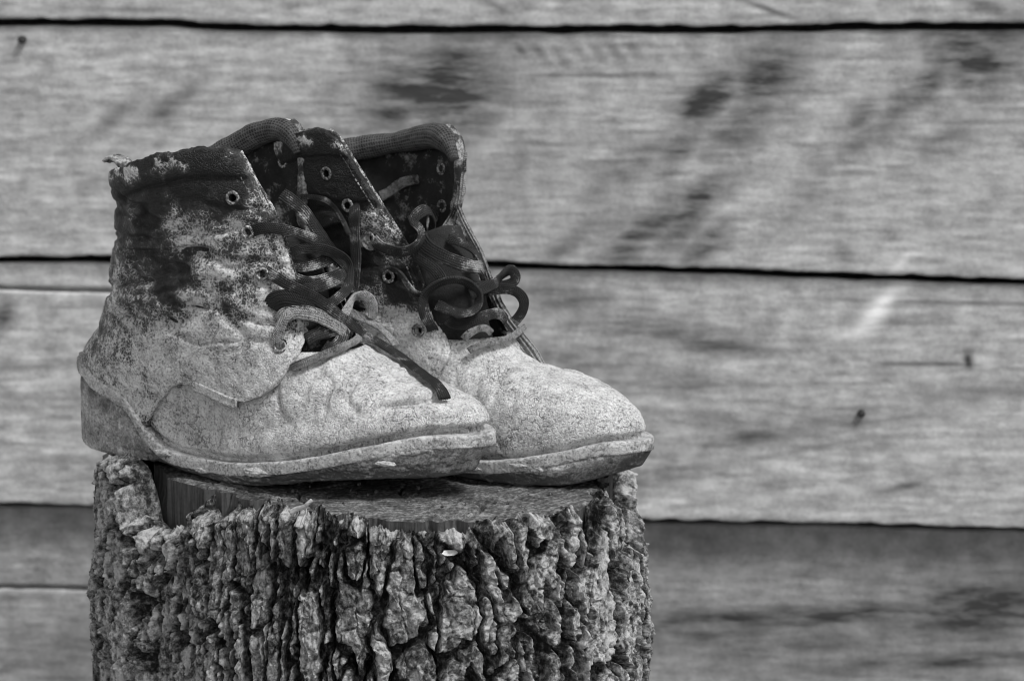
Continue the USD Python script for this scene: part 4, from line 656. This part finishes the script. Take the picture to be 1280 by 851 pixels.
    disp -= (0.0030 + .0040 * smooth(x, .2, .27) * (seed == 100)) * smooth(-low, -.0045 - .0015 * (seed == 100), -.0015) * (.5 + 1.0 * noise(v * 60, 5))
    disp += (.0022 if seed == 100 else .0012) * smooth(low, .001, .006) * smooth(-low, -.022, -.010) * smooth(x, .12, .16)
    if seed == 100:                                                                        # the torn lip above the toe
        zl = .0500 + .006 * np.sin((x - .262) * 42) + .005 * (fbm(v * 60, 3, 12) - .5)
        w_ = smooth(x, .262, .276) * smooth(-v[:, 1], -.012, .004)
        disp += w_ * (-.0042 * np.exp(-((z - zl) / .0016) ** 2) + .0018 * np.exp(-((z - zl - .0035) / .0024) ** 2))
    d = B.at(D, v); v = v + n * (disp * np.where(d > -.0006, 1, 0))[:, None]
    put('vamp', v, f, M['leather'], t, {'mud': m + .1})
    # sole: outsole, welt, heel
    wob = lambda v_, a, fr, sd: rough(v_, f, a, fr, sd)
    so = np.maximum(np.maximum(d2 - 0.0022, Z - (zt - 0.0074)), np.maximum(zb - Z, 0.060 - X + 0 * Z))
    tap = smooth(B.x, .15, .24)[:, None, None].astype(np.float32) if seed == 100 else .45 + 0 * zb
    so = np.maximum(so, (d2 + .0008 + .0032 * tap) + (zb + .0022 + .0062 * tap - Z) * 0.75)                               # rounded lower edge
    v, f = B.nets(so); v = rough(v, f, .0009, 45, seed + 11); v = rough(v, f, .0007, 420, seed + 12, 3); n = vnormals(v, f)
    v = v + n * (0.0012 * smooth(fbm(v * np.array([60, 60, 90]), 4, seed + 13), .56, .66))[:, None]
    put('sole', v, f, M['sole'], t, {'mud': 0.30 + .5 * (fbm(v * np.array([25, 25, 60]), 3, seed + 14) - .5) + .32 * smooth(v[:, 2] - B.zbot(np.clip(v[:, 0], 0, .32)), 0.004, 0.012) - .25 * (vnormals(v, f)[:, 2] < -.6)})  # mud thinned low down and underneath: shade painted into the sole colour
    we = np.maximum(np.maximum(d2 - 0.0030, Z - zt), np.maximum(zt - 0.0080 - Z, 0.078 - X + 0 * Z)); we = np.maximum(we, -(d2 + .016)); we = np.maximum(we, (d2 - .0030 + Z - zt) * .7 + .0006)
    v, f = B.nets(we); v = rough(v, f, .0010, 45, seed + 15); v = rough(v, f, .0008, 380, seed + 16, 4)
    put('welt', v, f, M['sole'], t, {'mud': 0.78 + .5 * (fbm(v * 50, 3, seed + 17) - .5)})
    hx = .084 - 0.10 * (Z - 0) 
    he = np.maximum(np.maximum(d2 - 0.0022 + .05 * np.maximum(0.01 - Z, 0) , Z - (zt - .0052)), np.maximum(zb - Z, X - hx))
    v, f = B.nets(he); v = rough(v, f, .0014, 60, seed + 18); v = rough(v, f, .0006, 400, seed + 19, 3)
    put('heel', v, f, M['sole'], t, {'mud': 0.46 + .8 * (fbm(v * np.array([40, 40, 90]), 3, seed + 20) - .5)}, label='scuffed heel block, darker than the sole')
    rd = np.maximum(np.maximum(d2 - 0.0042, -(d2 + .012)), np.maximum(np.abs(Z - (zt - .0022)) - 0.0042, X - .0885)); rd = np.maximum(rd, -.02 - X)
    v, f = B.nets(rd); v = rough(v, f, .0020, 90, seed + 21); v = rough(v, f, .0012, 400, seed + 22, 3)
    put('heel_rand', v, f, M['sole'], t, {'mud': 0.62 + .5 * (fbm(v * 60, 3, seed + 23) - .5)})
    # lining and padded collar roll
    li = np.maximum(np.maximum(D + 0.0008, -(D + 0.0026)), np.maximum(mask + 0.0035, .03 - Z)); li = np.maximum(li, .03 - X)
    li = np.maximum(np.maximum(D + 0.0008, -(D + 0.0026)), np.maximum(mask + 0.0035, .03 - Z))
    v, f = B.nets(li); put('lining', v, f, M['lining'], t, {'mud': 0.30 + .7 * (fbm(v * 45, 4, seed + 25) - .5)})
    # tongue: a loose leaf inside the lacing
    to = np.maximum(np.abs(D + 0.0125) - 0.0016, np.maximum(np.maximum(.062 - Z, Z - (.150 - 9.0 * Y * Y)), np.maximum(np.abs(Y) - .024, .13 - X)))
    v, f = B.nets(to); v = rough(v, f, .005, 50, seed + 26, 3); put('tongue', v, f, M['lining'], t, {'mud': 0.25 + .8 * (fbm(v * 40, 4, seed + 27) - .5)})
    # the roll of the collar, covered in mesh cloth, each side from the heel to the front edge
    for poly, sd in ((near_poly, -1), (far_poly, 1)):
        p = np.array(poly); k0 = 4; k1 = int(np.argmax(p[:, 1])) + (3 if sd > 0 else 0)
        P = curve(p[k0:k1 + 1], 90); P[:, 1] -= 0.0062 if sd > 0 else .0105; pts = []
        for (px, pz) in P:
            yy = np.linspace(0, .065, 131) * sd; dd = B.at(D, np.c_[np.full(131, px), yy, np.full(131, pz)]) + 0.0052
            k = np.argmax(dd > 0) if (dd > 0).any() else 0
            pts.append((px, yy[k] if (dd[0] < 0) else 0.0, pz))
        pts = np.array(pts); keep = np.abs(pts[:, 1]) > .004
        pts = gaussian_filter1d(pts[keep], 2.0, axis=0, mode='nearest')
        if True:
            back = np.array([B.at(D, np.c_[np.linspace(-.01, .06, 141), np.zeros(141), np.full(141, pts[0, 2])])])[0]
            xb = np.linspace(-.01, .06, 141)[np.argmax(back < -.0052)]
            pts = np.vstack([[xb, 0.0, pts[0, 2]], pts]); pts = curve(pts, 140)
        r = 0.0076 * (1 + .32 * (fbm(pts * 45, 3, seed + 29) - .5)); r[-22:] *= np.linspace(1, .38, 22)
        if sd > 0: r *= 1.06
        V, F = tube(pts, r, 40); L = np.r_[0, np.cumsum(np.linalg.norm(np.diff(pts, axis=0), axis=1))]
        al = np.r_[np.repeat(L, 40), L[0], L[-1]] / 0.0021; ac = np.r_[np.tile(np.arange(40) / 40 * 2 * np.pi * .0078, len(pts)), 0, 0] / 0.0021
        V = rough(V, F, .0034, 60, seed + 30, 3)
        put('collar_pad', V, F, M['mesh'], t, {'along': al, 'across': ac})
    # raw front edge of each flap, a folded strip of worn cloth
    for poly, sd, lo_z in ((far_poly, 1, .10), (near_poly, -1, .105)):
        p = np.array(poly); k = int(np.argmax(p[:, 1])); e = p[k + (1 if sd > 0 else 1):]; e = e[(e[:, 1] > lo_z)]
        E = curve(e, 70); pts = []
        for (px, pz) in E:
            yy = np.linspace(.002, .066, 129) * sd; dd = B.at(D, np.c_[np.full(129, px), yy, np.full(129, pz)])
            pts.append((px - .0008, yy[np.argmax(dd > -.0005)] if (dd > -.0005).any() else yy[-1], pz))
        pts = gaussian_filter1d(np.array(pts), 1.5, axis=0, mode='nearest')
        V, F = tube(pts, (.0040 if sd > 0 else .0013) * (1 + .25 * (noise(pts * 200, 2) - .5)), 12)
        V = rough(V, F, .0012, 500, seed + 33, 3)
        put('flap_edge', V, F, M['lace'] if sd > 0 else M['leather'], t, {'mud': (0.48 if sd > 0 else .35) + .5 * (fbm(V * 90, 3, seed + 34) - .5)})
    # eyelets
    for lst, sd in ((eyes[0], -1), (eyes[1], 1)):
        for (ex, ez) in lst:
            yy = np.linspace(.002, .066, 257) * sd; dd = B.at(D, np.c_[np.full(257, ex), yy, np.full(257, ez)])
            k = np.argmax(dd > (0.0048 if sd < 0 else -.0026)); c = np.array([ex, yy[k], ez]); nn = B.normal(c[None])[0]
            V, F = torus(c, nn, 0.0034, 0.0011, 0.8)
            put('eyelet', V, F, M['eyelet'], t)
            if sd > 0:
                c2 = np.array([ex, yy[np.argmax(dd > .0048)], ez]); V, F = torus(c2, nn, 0.0034, 0.0011, 0.8); put('eyelet', V, F, M['eyelet'], t)
    # seams and pull tab
    kz = B.z[None, None, :]
    tb = curve([(.0500, -.004, .168), (.0465, -.004, .182), (.0405, -.004, .1905), (.0335, -.004, .1930), (.0300, -.004, .1905)], 40)
    if name == 'work_boot' and seed == 100:
        V, F = sweep(tb, np.tile([0, 1, 0], (40, 1)), .0075, .0016, ribs=3); put('pull_tab', V, F, M['lace'], t, {'mud': 0.5 + .5 * (fbm(V * 90, 3, 3) - .5)})
    if seed == 100:                                                                        # the loose end of the vamp's binding
        xz = np.array([(.128, .0535), (.138, .0520), (.148, .0495), (.158, .0475), (.166, .0465)]); pp = []
        for (px, pz) in xz:
            yy = np.linspace(.002, .066, 257) * -1; dd = B.at(D, np.c_[np.full(257, px), yy, np.full(257, pz)]); pp.append((px, yy[np.argmax(dd > .0052)], pz))
        pp = np.array(pp); nn = B.normal(pp); tt = np.gradient(pp, axis=0); V, F = sweep(pp, np.cross(nn, tt), .0030, .0011, ribs=1, seed=4)
        put('loose_strip', V, F, M['leather'], t, {'mud': .85 + .4 * (fbm(V * 60, 3, 4) - .5)})
    p = np.array(near_poly); k = int(np.argmax(p[:, 1])); e = p[k + 2:]; e = e[e[:, 1] > .088]; E = curve(e, 400); E = E - np.c_[np.gradient(E[:, 1]), -np.gradient(E[:, 0])] / np.linalg.norm(np.gradient(E, axis=0), axis=1)[:, None] * -0.0036
    L_ = np.r_[0, np.cumsum(np.linalg.norm(np.diff(E, axis=0), axis=1))]; Vs, Fs, o_ = [], [], 0
    for q_ in np.arange(.004, L_[-1], .0031):
        c2 = np.array([np.interp([q_, q_ + .0019], L_, E[:, a_]) for a_ in (0, 1)]).T; pp = []
        for (px, pz) in c2:
            yy = np.linspace(.002, .066, 257) * -1; dd = B.at(D, np.c_[np.full(257, px), yy, np.full(257, pz)]); pp.append((px, yy[np.argmax(dd > .0042)], pz))
        pp = np.array(pp); pp = np.vstack([pp[0], pp.mean(0) + B.normal(pp.mean(0)[None])[0] * .0004, pp[1]])
        V, F = tube(pp, .00045, 6); Vs.append(V); Fs.append(F + o_); o_ += len(V)
    V, F = np.vstack(Vs), np.vstack(Fs); put('stitching', V, F, M['lace'], t, {'mud': .45 + .6 * (fbm(V * 90, 3, 5) - .5)})
    for (cx, cy, cz_, r_, sq) in clods:
        ico = trimesh.creation.icosphere(3, 1.0); V = ico.vertices * np.array([r_ * 2.2, r_, r_ * sq]); V = V * (0.65 + .8 * fbm(ico.vertices * 2.2 + cx * 100, 4, 3))[:, None] + [cx, cy, cz_]
        put('mud_clod', V, ico.faces, M['sole'], t, {'mud': np.full(len(V), 1.2)})
    for L in laces:
        V, F, al, ac = sweep(np.array(L['p']), np.array(L['w']), L.get('hw', .0034), L.get('ht', .0011), ribs=L.get('ribs', 6), seed=len(L['p']), uv=True)
        mm = L.get('mud', .2) + .09 * np.cos(np.pi * L.get('ribs', 6) * ac)
        put('lace', V, F, M['lace_weave'], t, {'mud': mm + .08 + 1.1 * (fbm(V * 70, 4, 8) - .5), 'along': al, 'across': ac * L.get('hw', .0034)})
    return t

B1 = Boot(True, Z1T, Z1B, HT1, NEAR1, FAR1, SHAFT1)
make_boot('work_boot', 'mud-caked lace-up boot nearest the camera, its sole coming away at the toe', (-.288, .14, 0), 31, B1, NEAR1, FAR1, (EYE1N, EYE1F), MUD1, LACES1, 100, [(.185, -.0545, .006, .0042, .7), (.274, -.0445, .0185, .003, .5), (.135, -.0440, .0005, .003, .6), (.10, -.041, .008, .003, .8)])
B2 = Boot(False, Z2T, Z2B, HT2, NEAR2, FAR2, SHAFT2)
make_boot('work_boot', 'dark-topped lace-up boot standing behind, its clean-edged toe reaching furthest right', (-.1805, .1915, 0), 34, B2, NEAR2, FAR2, (EYE2N, EYE2F), MUD2, LACES2, 200, [(.222, -.0485, .003, .003, .6), (.255, -.0475, .008, .0028, .6)])
CHIP = (-0.0345, -0.1020, -0.0215)
TWIG = ((-0.1304, -0.0751, -0.004), (-0.1161, -0.0768, 0.004))
# ------------------------------------------------------------------ small things lying on the stump
def build_props():
    # a pale splinter on a ledge of the bark
    outline = np.array([(-.0062, -.0008), (-.0048, .0010), (-.0022, .0012), (.0005, .0010), (.0034, .0022), (.0066, .0036), (.0052, .0012), (.0030, -.0006), (.0006, -.0018), (-.0026, -.0020), (-.0046, -.0016)])
    sh = trimesh.creation.extrude_polygon(shapely.Polygon(outline), 0.0016, engine='earcut')
    for _ in range(2): sh = sh.subdivide()
    V = np.array(sh.vertices); V = V + 0.0007 * (np.stack([fbm(V * 500, 3, k) for k in range(3)], 1) - .5); V[:, 2] += 6 * V[:, 0] ** 2
    ca, sa = math.cos(math.radians(62)), math.sin(math.radians(62)); V = np.stack([V[:, 0], V[:, 1] * ca - V[:, 2] * sa, V[:, 1] * sa + V[:, 2] * ca], 1)
    p = CHIP; o = thing('wood_chip', 'small pale splinter of wood lying on a ledge of the bark below the rim', 'wood chip', p, 8)
    put('splinter', V, sh.faces, M['chip'], o, flat=True)
    # a short broken twig across the rim
    a, b = np.array(TWIG[0]), np.array(TWIG[1]); t = np.linspace(0, 1, 24)[:, None]; P = (b - a) * t + 0.0010 * np.c_[np.sin(t * 5), np.cos(t * 4), .6 * np.sin(t * 7)]
    V, F = tube(P, 0.0015 * (1.15 - .5 * t[:, 0]) * (1 + .2 * (noise(P * 900, 3) - .5)), 12); V = rough(V, F, .0008, 500, 8, 3)
    o = thing('twig', 'short dry twig poking over the stump rim below the near boot', 'twig', a)
    put('stem', V, F, M['twig'], o)
    rng = np.random.default_rng(77); Vs, Fs, o_ = [], [], 0; ico = trimesh.creation.icosphere(1, 1.0)
    for _ in range(340):
        a_ = rng.uniform(-np.pi, np.pi); rr = core_radius(np.array([a_]))[0] * math.sqrt(rng.uniform(.12, .93)); r_ = .0003 + .0008 * rng.random() ** 3
        v = ico.vertices * (r_ * rng.uniform(.6, 1.4, 3)) * (0.6 + .8 * rng.random((len(ico.vertices), 1))); v = v + [STUMP[0] + math.sin(a_) * rr, STUMP[1] - math.cos(a_) * rr, TOP_Z - .0004 + r_ * .2]
        Vs.append(v); Fs.append(ico.faces + o_); o_ += len(v)
    tag(put('bark_crumbs', np.vstack(Vs), np.vstack(Fs), M['cut'], flat=True), 'fine crumbs of dry bark and grit scattered over the sawn stump top', 'crumbs', kind='stuff')
build_props()
